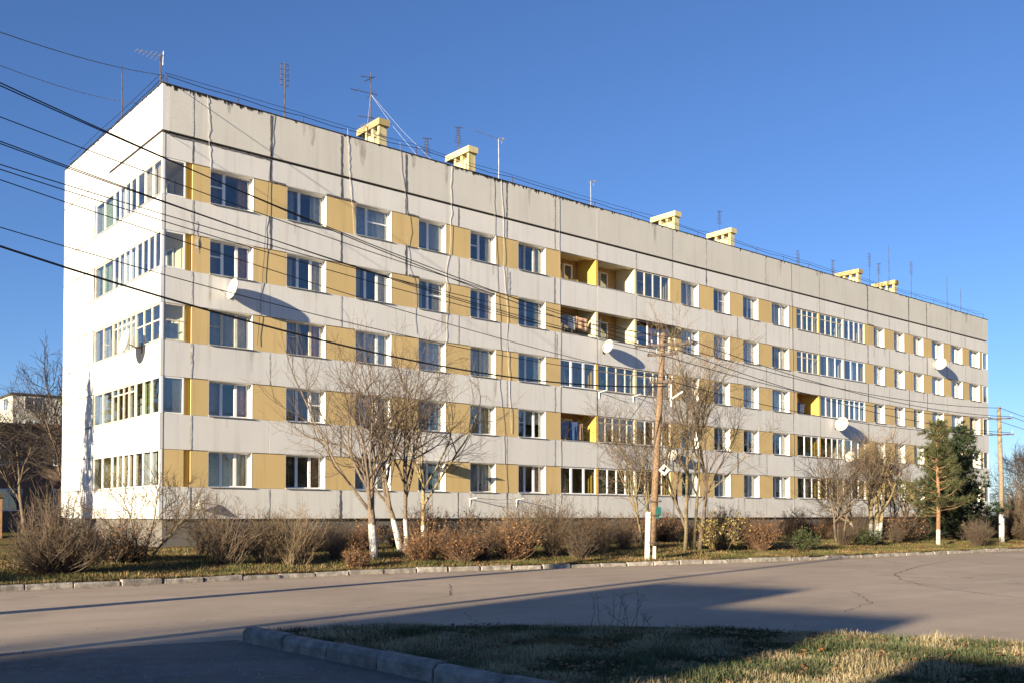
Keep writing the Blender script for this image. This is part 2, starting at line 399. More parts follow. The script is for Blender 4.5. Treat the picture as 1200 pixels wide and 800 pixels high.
def verge_pts(n, wmax, umin=-14, umax=46):
    U = NR.uniform(umin, umax, n); Wd = .2+(wmax-.2)*NR.rand(n)**1.3
    V_ = np.array([kerb_v(a) for a in U])+Wd
    Z = np.array([vz(a, b) for a, b in zip(U, V_)])
    B = np.array(C0)[None]+U[:, None]*np.array(DU)[None]+V_[:, None]*np.array(DV)[None]; B[:, 2] = Z-.01
    return B, U, V_
P, U, V_ = verge_pts(120000, 11); c = clump(U*.6, V_*.8); k = c > -.5; P = P[k]; c = c[k]
blades('verge_grass', P, (.05+.04*np.clip(c+.5, 0, 2))*(.6+.8*NR.rand(len(P))), .009+.009*NR.rand(len(P)), MVG, .8, 'short green grass on the verge in front of the apartment block')
P, U, V_ = verge_pts(80000, 10); c = clump(U*.5+4, V_*.9); k = c > -.4; P = P[k]; c = c[k]
blades('dry_verge_grass', P, (.05+.05*np.clip(c+.4, 0, 2))*(.5+.9*NR.rand(len(P))), .008+.008*NR.rand(len(P)), MVD, 1.2, 'yellowed dry grass on the verge along the kerb')
def leafmesh(name, P, s, mat, label, flat=.5):
    n = len(P); a = NR.rand(n)*6.283; t = (NR.rand(n, 2)-.5)*flat*2
    x = np.stack([np.cos(a), np.sin(a), t[:, 0]], 1)*s[:, None]; y = np.stack([-np.sin(a), np.cos(a), t[:, 1]], 1)*s[:, None]*.6
    V = np.stack([P-x, P-y, P+x, P+y], 1).reshape(-1, 3); b = np.arange(n)[:, None]*4
    o = link(name, npmesh(name, V, b+[[0,1,2,3]], mat)); return tag(o, label, 'leaves', kind='stuff')
P, U, V_ = verge_pts(26000, 11); P[:, 2] += .035
leafmesh('leaf_litter', P, .03+.03*NR.rand(len(P)), MLB, 'brown fallen leaves scattered over the verge grass')
P = island_pts(2500); P[:, 2] += .04
leafmesh('island_leaf_litter', P, .025+.02*NR.rand(len(P)), MLB, 'brown fallen leaves caught in the island grass')
n = 700; X = np.concatenate([NR.normal(-3.6, 1.1, n), NR.uniform(-7, 6, 500)]); Y = np.concatenate([NR.normal(10.0, .55, n), NR.uniform(8, 24, 500)])
k = ~inpoly(X, Y, [(cen[0]+(x-cen[0])*1.04, cen[1]+(y-cen[1])*1.04) for x, y in poly]); X, Y = X[k], Y[k]; n = len(X)
s = .006+.016*NR.rand(n)**2.5
T = np.array([(1,0,0),(-.5,.87,0),(-.5,-.87,0),(0,0,1.1)]); an = NR.rand(n)*6.28
V = np.zeros((n, 4, 3)); ca, sa = np.cos(an), np.sin(an)
for q in range(4):
    V[:, q, 0] = X+s*(T[q,0]*ca-T[q,1]*sa); V[:, q, 1] = Y+s*(T[q,0]*sa+T[q,1]*ca); V[:, q, 2] = .004+s*T[q,2]
b = np.arange(n)[:, None]*4
GRV = tag(link('gravel', npmesh('gravel', V.reshape(-1,3), np.concatenate([b+[[0,1,3]], b+[[1,2,3]], b+[[2,0,3]]], 1).reshape(-1,3), MGV)), 'loose pale gravel scattered on the shaded asphalt', 'gravel', kind='stuff')

U = NR.uniform(-16, 46, 5000); V_ = np.array([kerb_v(a) for a in U])-np.abs(NR.normal(0, .28, 5000))-.02
P = np.array(C0)[None]+U[:, None]*np.array(DU)[None]+V_[:, None]*np.array(DV)[None]; P[:, 2] = .012
leafmesh('gutter_litter', P, .012+.022*NR.rand(len(P))**2, MLB, 'dead leaves and grit gathered in the gutter along the far kerb', .25)
# ------------------------------------------------------------------ the apartment block
BLD = thing('apartment_block', 'long five storey panel apartment block with white bands and ochre panels between windows', 'building', C0, TH)
LEN, DEP = 69.55, 12.4
ZT = [4.08+2.757*k for k in range(5)]; ZS = [z-1.41 for z in ZT]
SEAM = [1.2,4.45,7.73,11.05,14.0,16.97,20.15,23.2,26.25,29.3,32.35,35.3,38.25,41.2,44.3,47.4,50.45,53.4,56.3,59.05,62.3,65.45,68.5]
def part(name, mat, *boxes, parent=BLD):
    b = MB()
    for q in boxes: b.box(*q)
    return b.build(name, mat, parent)
def band_rows():
    rows = [(1.45, ZS[0])]+[(ZT[k-1], ZS[k]) for k in range(1, 5)]+[(ZT[4], 16.03)]
    return rows
ROWS = band_rows(); gp = .012
for r, (z0, z1) in enumerate(ROWS):
    for a, b in zip(SEAM, SEAM[1:]):
        part('wall_panel', MW, (a+gp, b-gp, random.uniform(-.006, .006), .35, z0+.008, z1-.008))
    part('wall_panel', MW, (.125, 1.2-gp, .012, .12, z0+.008, z1-.008))                # corner loggia apron, front return
    part('wall_panel', MW, (0, .12, 0, 7.9, z0+.008, z1-.008))                         # apron along the end wall
    part('wall_panel', MW, (68.5+gp, LEN, .012, .12, z0+.008, z1-.008))
    part('wall_panel', MW, (.004, .3, 7.92, DEP, z0+.008, z1-.008))
for k in range(5): part('wall_panel', MW, (.004, .3, 7.92, DEP, ZS[k]+.006, ZT[k]-.006))
psm = [0,1.2,4.45,7.73,11.05,16.97,20.15,23.2,29.3,32.35,38.25,44.3,50.45,56.3,59.05,62.3,65.45,68.5,LEN]
for a, b in zip(psm, psm[1:]):
    part('parapet_panel', MWP, (a+(gp if a else .31), b-gp, random.uniform(-.008, .004), .3, 16.14, 17.9))
part('parapet_panel', MW, (0, .3, 0, 6.1, 16.14, 17.9)); part('parapet_panel', MW, (.002, .3, 6.115, DEP, 16.02, 17.9))
part('groove_shade_strip', MFL, (.31, LEN-.3, .07, .28, 16.01, 16.16)); part('groove_shade_strip', MFL, (.07, .28, .01, 6.1, 16.01, 16.16))  # dark backing stands in for shade in the groove under the parapet
# roofline flashing with bitumen drips
fl = MB(); fl.box(-.03, LEN+.03, -.03, .34, 17.902, 17.93); fl.box(-.03, .34, .345, DEP+.03, 17.902, 17.93)
for q in range(420):
    u = random.choice([random.uniform(0, LEN), random.uniform(0, 4), random.gauss(21, 1.5), random.gauss(16, 1)]); w = random.uniform(.03, .14); h = random.uniform(.02, .11)*random.choice([1, 1, 1.8])
    if 0 < u < LEN-.2: fl.quad((u, -.0125, 17.90), (u+w, -.0125, 17.90), (u+w*.7, -.0125, 17.90-h*.7), (u+w*.4, -.0125, 17.90-h))
for q in range(60):
    v = random.uniform(0, DEP-.3); w = random.uniform(.04, .16); h = random.uniform(.01, .06)
    fl.quad((-.004, v, 17.90), (-.004, v+w, 17.90), (-.004, v+w*.5, 17.90-h))
fl.build('roof_flashing', MFL, BLD)
part('roof', MRF, (.32, LEN-.05, .32, DEP-.05, 17.3, 17.55))
part('rear_wall', MW, (.3, LEN, DEP-.3, DEP, 1.45, 17.9)); part('end_wall', MW, (LEN-.3, LEN-.002, 1.3, DEP-.31, 1.45, 17.9))
part('plinth', MPL, (.18, LEN-.15, .16, DEP-.15, -.3, 1.449))
pv = MB()
for u in (3.5, 9.5, 15, 21.5, 27, 33.5, 39.5, 45.5, 52, 58, 64): pv.box(u, u+.7, .135, .165, .75, 1.15)
pv.build('plinth_vent', MFL, BLD)
# inner core, slabs and cross walls
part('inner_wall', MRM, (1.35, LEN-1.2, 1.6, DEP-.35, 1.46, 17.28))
for z in [1.452]+[z-.78 for z in ZS[1:]]+[15.25]:
    part('floor_slab', MLC, (.14, LEN-.14, .37, 1.58, z, z+.18)); part('floor_slab', MLC, (.14, 1.34, 1.59, 7.88, z, z+.18))
for s_ in SEAM:
    if not (20.3 < s_ < 29.2 or 41.5 < s_ < 50.0) and s_ > 1.3 and s_ < 68:
        part('cross_wall', MRM, (s_-.06, s_+.06, .36, 1.59, 1.66, 15.2))
part('loggia_back_wall', MLC, (1.26, 1.34, 1.6, 7.88, 1.66, 15.2)); part('cross_wall', MLC, (.3, 1.34, 7.885, 7.98, 1.66, 15.2))
part('cross_wall', MLC, (1.2, 1.34, .36, 1.59, 1.66, 15.2)); part('cross_wall', MLC, (68.36, 68.5, .36, 1.59, 1.66, 15.2))

def put(b, axis, s0, s1, d0, d1, z0, z1):
    if axis == 'x': b.box(s0, s1, d0, d1, z0, z1)
    else: b.box(d0, d1, s0, s1, z0, z1)
def curtain(par, axis, s0, s1, z0, z1, dep, mat, waves=None):
    n = max(6, int((s1-s0)/.045)); b = MB(); ph = random.random()*6
    for i in range(n+1):
        s = s0+(s1-s0)*i/n; d = dep+.022*math.sin(ph+i*1.15+.8*math.sin(i*.31))
        for z in (z0, z1):
            b.v.append((s, d, z) if axis == 'x' else (d, s, z))
    for i in range(n): b.f.append((2*i, 2*i+2, 2*i+3, 2*i+1))
    return b.build('curtain', mat, par, smooth=True)
def glaze(name, axis, s0, s1, z0, z1, dep, cols, mat, transom=None, fw=.05, mw=.06, depth=.06, tr_cols=None, parent=BLD, tilt=0):
    """frame with mullions; panes are its children. cols: relative widths"""
    b = MB(); put(b, axis, s0, s0+fw, dep, dep+depth, z0, z1); put(b, axis, s1-fw, s1, dep, dep+depth, z0, z1)
    put(b, axis, s0+fw, s1-fw, dep, dep+depth, z0, z0+fw); put(b, axis, s0+fw, s1-fw, dep, dep+depth, z1-fw, z1)
    tot = sum(cols); x = s0+fw; Wn = s1-s0-2*fw-mw*(len(cols)-1); panes = []
    for i, c in enumerate(cols):
        w = Wn*c/tot
        sp = transom if (transom and (tr_cols is None or i in tr_cols)) else None
        if sp:
            zt = z0+(z1-z0)*sp; put(b, axis, x, x+w, dep+.002, dep+depth-.002, zt-.025, zt+.025)
            panes += [(x, x+w, z0+fw, zt-.025), (x, x+w, zt+.025, z1-fw)]
        else: panes.append((x, x+w, z0+fw, z1-fw))
        if i < len(cols)-1: put(b, axis, x+w, x+w+mw, dep-.003, dep+depth-.003, z0+fw, z1-fw)
        x += w+mw
    f = b.build(name, mat, parent)
    for (a, c, e, h) in panes:
        q = MB(); put(q, axis, a+.001, c-.001, dep+depth*.5, dep+depth*.5+.006, e+.001, h-.001); q.build('pane', MGL, f)
    return f
OPEN = [(1.9,3.72),(5.18,7.02),(8.45,10.3),(11.75,13.3),(14.72,16.3),(17.72,19.56),(30.08,31.68),(33.05,34.6),(35.93,37.5),(38.93,40.8),(51.28,52.75),(54.15,55.62),(57.0,58.52),(59.87,61.73),(63.05,64.93),(66.12,68.0)]
LOG = [[(20.58,23.15),(23.3,26.15),(26.3,29.12)], [(41.68,44.25),(44.4,47.25),(47.4,50.06)]]
THREE = {0:[1,1,1],1:[1,1,1],2:[1,1,1],5:[1,1,1],9:[1,1,1],13:[1,1,1],14:[1,1,1],15:[1,1,1]}
TWO_WIDE = {(4,0),(4,1),(4,2),(2,5),(3,5)}
FD = .26
# ochre piers between the openings
edges = [(1.2-gp,1.2)]+OPEN[:6]+[(LOG[0][0][0], LOG[0][2][1])]+OPEN[6:10]+[(LOG[1][0][0], LOG[1][2][1])]+OPEN[10:]+[(68.5,68.6)]
for k in range(5):
    for a, b in zip(edges, edges[1:]):
        lo = a[1]; hi = b[0]
        part('ochre_panel', MOC, (lo, hi, .022, .36, ZS[k]+.004, ZT[k]-.022))
for k in range(5):
    for i, (a, b) in enumerate(OPEN):
        rg = random.Random(k*100+i); z0, z1 = ZS[k], ZT[k]
        cols = THREE.get(i, [1, 1])
        if (k, i) in TWO_WIDE: cols = [1, 1.9]
        elif i in (3, 4) and rg.random() < .3: cols = [1, 1.4]
        old = rg.random() < .12
        tr = .55 if rg.random() < .35 else None
        f = glaze('window', 'x', a+.016, b-.016, z0+.032, z1-.018, FD, cols, MWD if old else MPV, tr, .055, .115, .07, [rg.choice([0, len(cols)-1])] if tr else None)
        lin = MB(); lin.box(b-.0155, b-.0005, .016, .36, z0+.031, z1-.018); lin.box(a+.0005, a+.0155, .023, .36, z0+.031, z1-.018); lin.box(a+.0005, b-.0005, .014, .36, z1-.0175, z1-.002)
        lin.build('reveal', MRV, f)
        sb = MB(); sb.box(a-.02, b+.03, -.07, .0, z0-.006, z0+.014); sb.box(a+.002, b-.002, .0, FD-.001, z0+.010, z0+.030); sb.build('sill', MSL, f)
        ct = rg.random()
        if ct < .45: curtain(f, 'x', a+.06, b-.06, z0+.1, z1-.06, FD+.2, rg.choice(MCU[:2]+MCU[:1]))
        elif ct < .85:
            w = (b-a)*rg.uniform(.16, .3); m = rg.choice(MCU)
            curtain(f, 'x', a+.05, a+.05+w, z0+.06, z1-.05, FD+.2, m); curtain(f, 'x', b-.05-w, b-.05, z0+.06, z1-.05, FD+.2, m)
        else:
            h = rg.uniform(.3, .8); q = MB(); q.box(a+.07, b-.07, FD+.12, FD+.13, z1-.05-(z1-z0)*h, z1-.05); q.build('blind', MCU[6], f)
        if rg.random() < .25:
            q = MB(); c = rg.uniform(a+.3, b-.3); q.lathe([(0,0),(.06,0),(.08,.12),(.0,.12)], Matrix.Translation((c, FD+.11, z0+.09)), 8)
            for _ in range(9): q.tube([(c, FD+.11, z0+.2), (c+rg.uniform(-.12,.12), FD+.11+rg.uniform(-.03,.05), z0+.2+rg.uniform(.08,.25))], [.012,.03], 4)
            q.build('pot_plant', MLG, f)
# corner loggias at the left end: glazing along the end wall and round onto the front
ENDST = {4: [('p',3),('p',4),('p',2)], 3: [('p',4),('p',4),('w',2)], 2: [('w',3,.55),('w',5,.78),('w',2)], 1: [('p',3),('w',4,.78),('w',2)], 0: [('p',3),('p',4),('p',2)]}
for k in range(5):
    z0, z1 = ZS[k]-(.16 if k else -.02)*0+.0, ZT[k]
    for (a, b), st in zip([(.10, 2.72), (2.76, 5.42), (5.46, 7.86)], ENDST[k]):
        f = glaze('loggia_glazing', 'y', a, b, z0+.006, z1-.006, .03, [1]*st[1], MPV if st[0] == 'p' else MWD, st[2] if len(st) > 2 else None, .055, .07, .06)
        rg = random.Random(k*7+int(a*10))
        if rg.random() < .9:
            m = rg.choice([MCU[0], MCU[0], MCU[1], MCU[4], MCU[6]]); w = (b-a)*rg.uniform(.35, .85); s = rg.uniform(a+.08, b-w-.08)
            curtain(f, 'y', s, s+w, z0+.1, z1-.08, .22, m)
        q = MB(); q.box(-.05, .03, a, b, z0-.004, z0+.018); q.build('sill', MSL, f)
    part('corner_post', MPV, (.02, .11, .004, .095, z0+.006, z1-.006))
    if k == 0:
        part('ochre_panel', MOC, (.12, .93, .02, .11, z0+.006, z1-.01))
    elif k == 1:
        f = glaze('loggia_glazing', 'x', .115, .93, z0+.006, z1-.006, .03, [1], MPV)
        q = MB(); q.box(.18, .87, .10, .11, z0+.07, z1-.07); q.build('blind', MCU[6], f)
    else:
        f = glaze('loggia_glazing', 'x', .115, .93, z0+.006, z1-.006, .03, [1], MPV if k != 2 else MWD, None if k != 2 else .55)
        if k == 2: curtain(f, 'x', .2, .75, z0+.1, z0+.7, .2, MCU[0])
    part('ochre_panel', MLO, (.935, 1.186, .13, .2, z0+.006, z1-.01))
    # far end corner loggia
    f = glaze('loggia_glazing', 'x', 68.62, LEN-.02, z0+.006, z1-.006, .03, [1], MPV)
    curtain(f, 'x', 68.7, 69.4, z0+.1, z1-.08, .15, MCU[0])
    q = glaze('loggia_glazing', 'y', .1, 1.28, z0+.006, z1-.006, LEN-.09, [1, 1], MPV)
    # doors and windows on the end loggia's back wall
    for (a, b) in ((1.9, 3.3), (4.6, 6.0)):
        f = glaze('inner_window', 'y', a, b, z0+.02, z1-.1, 1.17, [1, 1], MPV, None, .06, .08, .05)
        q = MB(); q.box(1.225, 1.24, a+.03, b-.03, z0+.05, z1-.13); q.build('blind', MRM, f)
# front loggias
LST = {(0,4):['o','oc',('w',4,None)],(0,3):['o','oc',('p',3,None)],(0,2):[('t',3,None),('w',4,.76),('w',4,.76)],(0,1):['o',('w',5,.76),('p',4,None)],(0,0):[('t',3,None),('p',4,None),('w',4,None)],
       (1,4):[('w',4,.72),('w',4,.72),('p',4,None)],(1,3):[('w',4,.72),('p',3,None),('p',3,None)],(1,2):['o',('p',4,None),('p',4,.75)],(1,1):[('p',3,None),('p',4,None),('p',3,None)],(1,0):[('p',3,None),('w',4,None),('p',3,None)]}
for li, bays in enumerate(LOG):
    for k in range(5):
        z0, z1 = ZS[k], ZT[k]; zf = (1.632 if k == 0 else ZS[k]-.6)
        A, B = bays[0][0], bays[2][1]
        cream = [MLO, MLC, MLO][k % 3] if li else (MLO if k in (1, 4) else MLC)
        # side walls, posts
        for n_, (x0, x1) in enumerate([(A-.16, A-.002), (bays[0][1], bays[1][0]), (bays[1][1], bays[2][0]), (B+.002, B+.16)]):
            m = MLO if (n_ % 2 == 1) else MLC
            if li == 0 and k == 3: m = MLC
            part('loggia_side_wall', m, (x0, x1, .37, 1.42, zf+.01, z1+.55))
            if n_ in (1, 2): part('loggia_post', (MLO if n_ == 1 and not (li == 0 and k == 3) else MLC), (x0-.01, x1+.01, .03, .365, z0+.004, z1-.01))
        part('loggia_back_wall', MLK, (A-.16, B+.16, 1.43, 1.55, zf+.01, z1+.55))
        for (a, b), st in zip(bays, LST[(li, k)]):
            rg = random.Random(li*50+k*9+int(a))
            # window and balcony door in the back wall
            f = glaze('inner_window', 'x', a+.25, a+1.45, z0+.0, z1-.1, 1.37, [1, 1], MPV if rg.random() < .6 else MWD, None, .06, .08, .05)
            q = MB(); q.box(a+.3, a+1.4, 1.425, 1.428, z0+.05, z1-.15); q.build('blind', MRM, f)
            f = glaze('balcony_door', 'x', a+1.5, a+2.15, zf+.02, z1-.1, 1.37, [1], MPV if rg.random() < .6 else MWD, .45, .09, .08, .05)
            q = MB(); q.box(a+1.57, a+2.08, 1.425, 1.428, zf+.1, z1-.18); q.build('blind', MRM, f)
            if isinstance(st, str):
                q = MB(); q.box(a+.01, b-.01, -.03, .36, z0-.006, z0+.018); q.build('parapet_coping', MSL, BLD)
                continue
            mat = {'p': MPV, 'w': MWD, 't': MPV}[st[0]]
            cols = [1]*st[1]
            if st[0] == 't': cols = [1.0, 1.2, 1.2]
            f = glaze('loggia_glazing', 'x', a, b, z0+.01, z1-.012, .05, cols, mat, st[2], .06, .13 if st[0] == 't' else .075, .06)
            q = MB(); q.box(a-.02, b+.02, -.06, .05, z0-.008, z0+.014); q.build('sill', MSL, f)
            if rg.random() < .7:
                m = rg.choice(MCU); w = (b-a)*rg.uniform(.2, .55); s = rg.uniform(a+.1, b-w-.1)
                curtain(f, 'x', s, s+w, z0+.06, z1-.06, .28, m)
# seam mastic and patched joints
def ribbon(pts, w0, w1, mat, name='seam_sealant'):
    b = MB()
    for i, (x, z) in enumerate(pts):
        w = random.uniform(w0, w1); j = random.uniform(-.015, .015)
        b.v += [(x-w/2+j, -.0105-.002*(i % 2), z), (x+w/2+j, -.0105-.002*(i % 2), z)]
    for i in range(len(pts)-1): b.f.append((2*i, 2*i+1, 2*i+3, 2*i+2))
    b.build(name, mat, BLD)
def vseam(u, z0, z1, w0, w1, mat):
    n = max(3, int((z1-z0)/.13)); ribbon([(u, z0+(z1-z0)*i/n) for i in range(n+1)], w0, w1, mat)
def eribbon(pts, w0, w1, vert):
    b = MB()
    for i, (y, z) in enumerate(pts):
        w = random.uniform(w0, w1); b.v += [(-.0045, y-w/2, z), (-.0045, y+w/2, z)] if vert else [(-.0045, y, z-w/2), (-.0045, y, z+w/2)]
    for i in range(len(pts)-1): b.f.append((2*i, 2*i+2, 2*i+3, 2*i+1))
    b.build('seam_sealant', MSD, BLD)
for z in ZS+ZT[:4]+[16.02]: eribbon([(7.9+4.5*i/22, z+.01*math.sin(i)) for i in range(23)], .01, .06, False)
for k in range(1, 5): eribbon([(6.1+.01*math.sin(i), ZT[k-1]+.02+(ZS[k]-ZT[k-1]-.04)*i/9) for i in range(10)], .01, .05, True)
eribbon([(6.1, 16.2+1.65*i/10) for i in range(11)], .015, .06, True); eribbon([(7.91, 1.5+14.4*i/60) for i in range(61)], .005, .035, True)
rgs = random.Random(3)
for s_ in SEAM[:22]:
    for r, (z0, z1) in enumerate(ROWS+[(16.14, 17.86)]):
        if r == 6 and s_ in (14.0, 26.25, 35.3, 41.2, 47.4, 53.4): continue
        dark = (s_ in (4.45, 7.73, 11.05) and r >= 4) or (s_ in (50.45, 56.3, 59.05) and r >= 3) or (s_ in (16.97,) and r == 6)
        if dark: vseam(s_, z0+.01, z1-.02, .05, .11, MSE)
        elif rgs.random() < .75: vseam(s_, z0+.01, z1-.02, .03, .12 if rgs.random() < .3 else .06, rgs.choice([MSW, MSW, MSE if rgs.random() < .4 else MSW]))
for (a, b, z) in [(11.05, 11.75, ZT[4]+.03), (4.45, 5.1, ZT[4]+.03), (7.73, 8.4, ZT[4]+.03), (11.05, 11.7, ZS[4]-.03), (11.2, 11.75, ZT[3]+.02), (7.0, 7.73, ZT[4]+.03), (50.45, 51.3, ZT[4]+.02), (0.3, 4.4, 16.0)]:
    bb = MB(); n = int((b-a)/.12)
    for i in range(n+1):
        x = a+(b-a)*i/n; bb.v += [(x, -.0115, z-random.uniform(.02,.05)), (x, -.0115, z+random.uniform(.02,.05))]
    for i in range(n): bb.f.append((2*i, 2*i+2, 2*i+3, 2*i+1))
    bb.build('seam_sealant', MSE, BLD)
for s_, zz in [(17.0, 13.2), (20.15, 10.5), (32.3, 10.6), (1.25, 12.6)]:
    vseam(s_+.12, zz-.9, zz+.3, .02, .16, MSW)
m, nt, N, L, b_ = M_('water_stain'); tr_ = N.new('ShaderNodeBsdfTransparent'); ms_ = N.new('ShaderNodeMixShader')
L.new(mul(nt, noise(nt, 4, 6, stretch(nt, 1.5, 1.5, .35), .7, .35, .75), .42), ms_.inputs[0]); L.new(tr_.outputs[0], ms_.inputs[1]); L.new(b_.outputs[0], ms_.inputs[2]); L.new(ms_.outputs[0], N['Material Output'].inputs[0])
b_.inputs['Base Color'].default_value = (.16,.12,.085,1); b_.inputs['Roughness'].default_value = .95; MSN = m
rgn = random.Random(21)
for k in range(5):
    for (a, b) in OPEN:
        for x in [q for q in (a+.02, b-.05, rgn.uniform(a, b)) if rgn.random() < .45]:
            w = rgn.uniform(.05, .2); h = rgn.uniform(.35, 1.15); bb = MB(); z = ZS[k]-.012
            bb.quad((x-w/2, -.0085, z), (x-w*.3+rgn.uniform(-.02,.02), -.0085, z-h*.8), (x+rgn.uniform(-.02,.02), -.0085, z-h), (x+w*.3, -.0085, z-h*.7), (x+w/2, -.0085, z)); bb.build('water_stain', MSN, BLD)
for q in range(14):
    x = rgn.uniform(.5, LEN-.5); w = rgn.uniform(.08, .5); h = rgn.uniform(.3, 1.5); bb = MB(); z = 17.89
    bb.quad((x-w/2, -.0115, z), (x-w*.3, -.0115, z-h*.8), (x, -.0115, z-h), (x+w*.3, -.0115, z-h*.6), (x+w/2, -.0115, z)); bb.build('water_stain', MSN, BLD)
# ground floor visor, awning, brackets
part('visor', MSL, (11.55, 13.75, -.75, .02, 3.93, 3.95)); vb = MB()
for x in (11.7, 13.6): vb.tube([(x, -.72, 3.93), (x, .0, 3.55)], .012, 4)
vb.build('visor_bracket', MST, BLD)
aw = MB(); aw.quad((26.2,.05,12.40),(29.35,.05,12.40),(29.35,-.55,12.22),(26.2,-.55,12.22)); aw.quad((26.2,.05,12.38),(26.2,-.55,12.20),(29.35,-.55,12.20),(29.35,.05,12.38)); aw.quad((26.2,-.55,12.22),(29.35,-.55,12.22),(29.35,-.55,12.20),(26.2,-.55,12.20))
aw.build('awning', MFL, BLD)
for (a, b, z) in [(14.7, 17.6, 2.35), (23.35, 26.0, 8.1)]:
    q = MB()
    for x in (a, b): q.tube([(x, .0, z), (x, -.55, z+.06)], .02, 5); q.tube([(x, .0, z-.35), (x, -.02, z)], .02, 5)
    q.build('drying_bracket', MRV, BLD)
    q = MB()
    for y in (-.2, -.4, -.53): q.tube([(a, y, z+.05), ((a+b)/2, y, z-.03), (b, y, z+.05)], .006, 3)
    q.build('drying_line', MCG, BLD)
# vent shafts on the roof
for (x1, v0, zt) in [(11.0,1.4,19.78),(16.2,1.4,19.78),(31.7,1.4,19.68),(37.1,1.4,19.7),(52.2,1.4,19.56),(57.4,1.4,19.55)]:
    x0 = x1-.5; v1 = v0+1.85; b = MB()
    b.box(x0+.05, x1-.05, v0+.06, v1-.55, 17.56, zt-.58)
    for v in (v0+.06, v0+.6, v1-.72): b.box(x0+.05, x1-.05, v, v+.16, zt-.58, zt-.30)
    sh = b.build('vent_shaft', MSH, BLD)
    b = MB(); b.box(x0-.04, x1+.04, v0-.06, v1+.06, zt-.30, zt); b.build('cap', MS2 if x1 < 12 or x1 > 50 else MSH, sh)
# lightning wire on short stand-offs round the roof edge
for (p0, p1, n_) in [((.25,.2),(LEN-.3,.2),24), ((.2,.4),(.2,DEP-.2),5)]:
    st = MB(); w = MB(); w2 = MB(); pa = []; pb = []
    for i in range(n_+1):
        t = i/n_; x = p0[0]+(p1[0]-p0[0])*t; y = p0[1]+(p1[1]-p0[1])*t; h = .38+random.uniform(-.05, .08)
        st.tube([(x, y, 17.9), (x+random.uniform(-.03,.03), y, 17.93+h)], .018, 4); st.box(x-.07, x+.07, y-.05, y+.05, 17.93, 18.0)
        pa.append((x, y, 17.93+h-.02)); pb.append((x, y+.25, 17.93+h+.22+random.uniform(-.04, .04)))
        if i < n_: pa.append((x+(p1[0]-p0[0])/n_/2, y+(p1[1]-p0[1])/n_/2, 17.93+h-.08))
    st.build('roof_standoff', MST, BLD); w.tube(pa, .014, 4); w.build('roof_wire', MBK, BLD)
    w2.tube(pb, .010, 4); w2.build('roof_wire', MBK, BLD)

# ------------------------------------------------------------------ cables hanging on the facade
def cable(u0, u1, z0, z1, mat, label, amp=.05, r=.008, off=-.012):
    b = MB(); n = 26; rg = random.Random(int(u0*100)); pts = []; x = 0
    for i in range(n+1):
        t = i/n; x = x*.75+rg.uniform(-1, 1)*amp*.5
        pts.append((u0+(u1-u0)*t+x*math.sin(math.pi*min(1, t*1.0)), off-.02*rg.random(), z0+(z1-z0)*t))
    b.tube(pts, r, 4); o = b.build('facade_cable', mat, None); o.location = C0; o.rotation_euler = (0, 0, TH)
    return tag(o, label, 'cable', 'cables hanging down the facade')
cable(1.75, 1.9, 17.9, 15.1, MCW, 'pale cable dropping from roof to the top left front window')
cable(4.55, 3.9, 17.9, 8.4, MBK, 'black cable slanting down beside the first window column', .06)
cable(8.0, 8.35, 18.2, 13.7, MCW, 'loose white cable drooping to the third top floor window')
cable(10.7, 11.6, 18.3, 9.8, MCG, 'long grey cable wandering down right of the third window column', .2)
cable(13.6, 13.3, 17.9, 9.6, MCW, 'pair of white cables sagging right of the fourth top floor window', .15)
cable(16.1, 16.9, 17.9, 2.4, MCG, 'grey cable running the full facade right of the fifth window column', .12)
cable(16.6, 17.25, 17.9, 5.6, MCW, 'white cable beside the grey one right of the fifth window column', .12)
cable(20.45, 20.55, 17.9, 2.2, MCG, 'straight cable down the left edge of the middle loggias', .03)
cable(41.0, 41.2, 17.9, 1.9, MCG, 'cable down the left edge of the right hand loggias', .04)
cable(63.0, 62.6, 17.9, 13.2, MCG, 'thin cable down to the highest satellite dish at the far end', .05)

# ------------------------------------------------------------------ satellite dishes
def dish(u, v, z, dia, label, face=None, end=False):
    P = at(u, v, z); t = thing('satellite_dish', label, 'dish', P, 0, 'satellite dishes on the walls')
    fd = (face or Vector((-.72, -.66, .22))).normalized(); M = fd.to_track_quat('Z', 'Y').to_matrix().to_4x4()
    r = dia/2; b = MB(); pr = [(0.001, 0)]+[(r*q/7, .16*dia*(q/7)**2) for q in range(1, 8)]
    pr2 = [(r, .16*dia+.004), (r*.99, .16*dia-.012)]+[(r*q/7*.985, .16*dia*(q/7)**2-.012) for q in range(6, 0, -1)]+[(.001, -.012)]
    b.lathe(pr+pr2, M, 22); b.build('reflector', MDI, t, smooth=True)
    up = (M.to_3x3() @ Vector((0, -1, 0))); up = up if up.z < 0 else -up
    foot = up*r*.95+fd*.14*dia; lnb = up*r*.55+fd*dia*.62
    b = MB(); b.tube([foot, lnb], .012, 5); b.build('feed_arm', MAL, t)
    b = MB(); b.tube([lnb-fd*.05, lnb+fd*.07], .035, 8); b.build('feed_horn', MDI, t)
    wall = (DU*abs(u) if end else DV*abs(v))
    b = MB(); b.tube([-fd*.02, wall*.6+Vector((0,0,-.1)), wall+Vector((0,0,-.1))], .022, 5); b.tube([wall*.98+Vector((0,0,-.3)), wall*.98+Vector((0,0,.1))], .03, 5); b.build('bracket', MST, t)
dish(2.75, -.45, 10.37, .86, 'white satellite dish between third and fourth floors by the first window column')
dish(23.65, -.48, 10.47, .72, 'white satellite dish below the open loggia with hanging laundry')
dish(46.1, -.6, 7.72, .98, 'large white satellite dish under the right loggias, above two smaller dishes')
dish(47.3, -.5, 5.57, .78, 'white satellite dish above the whitewashed multi stem tree')
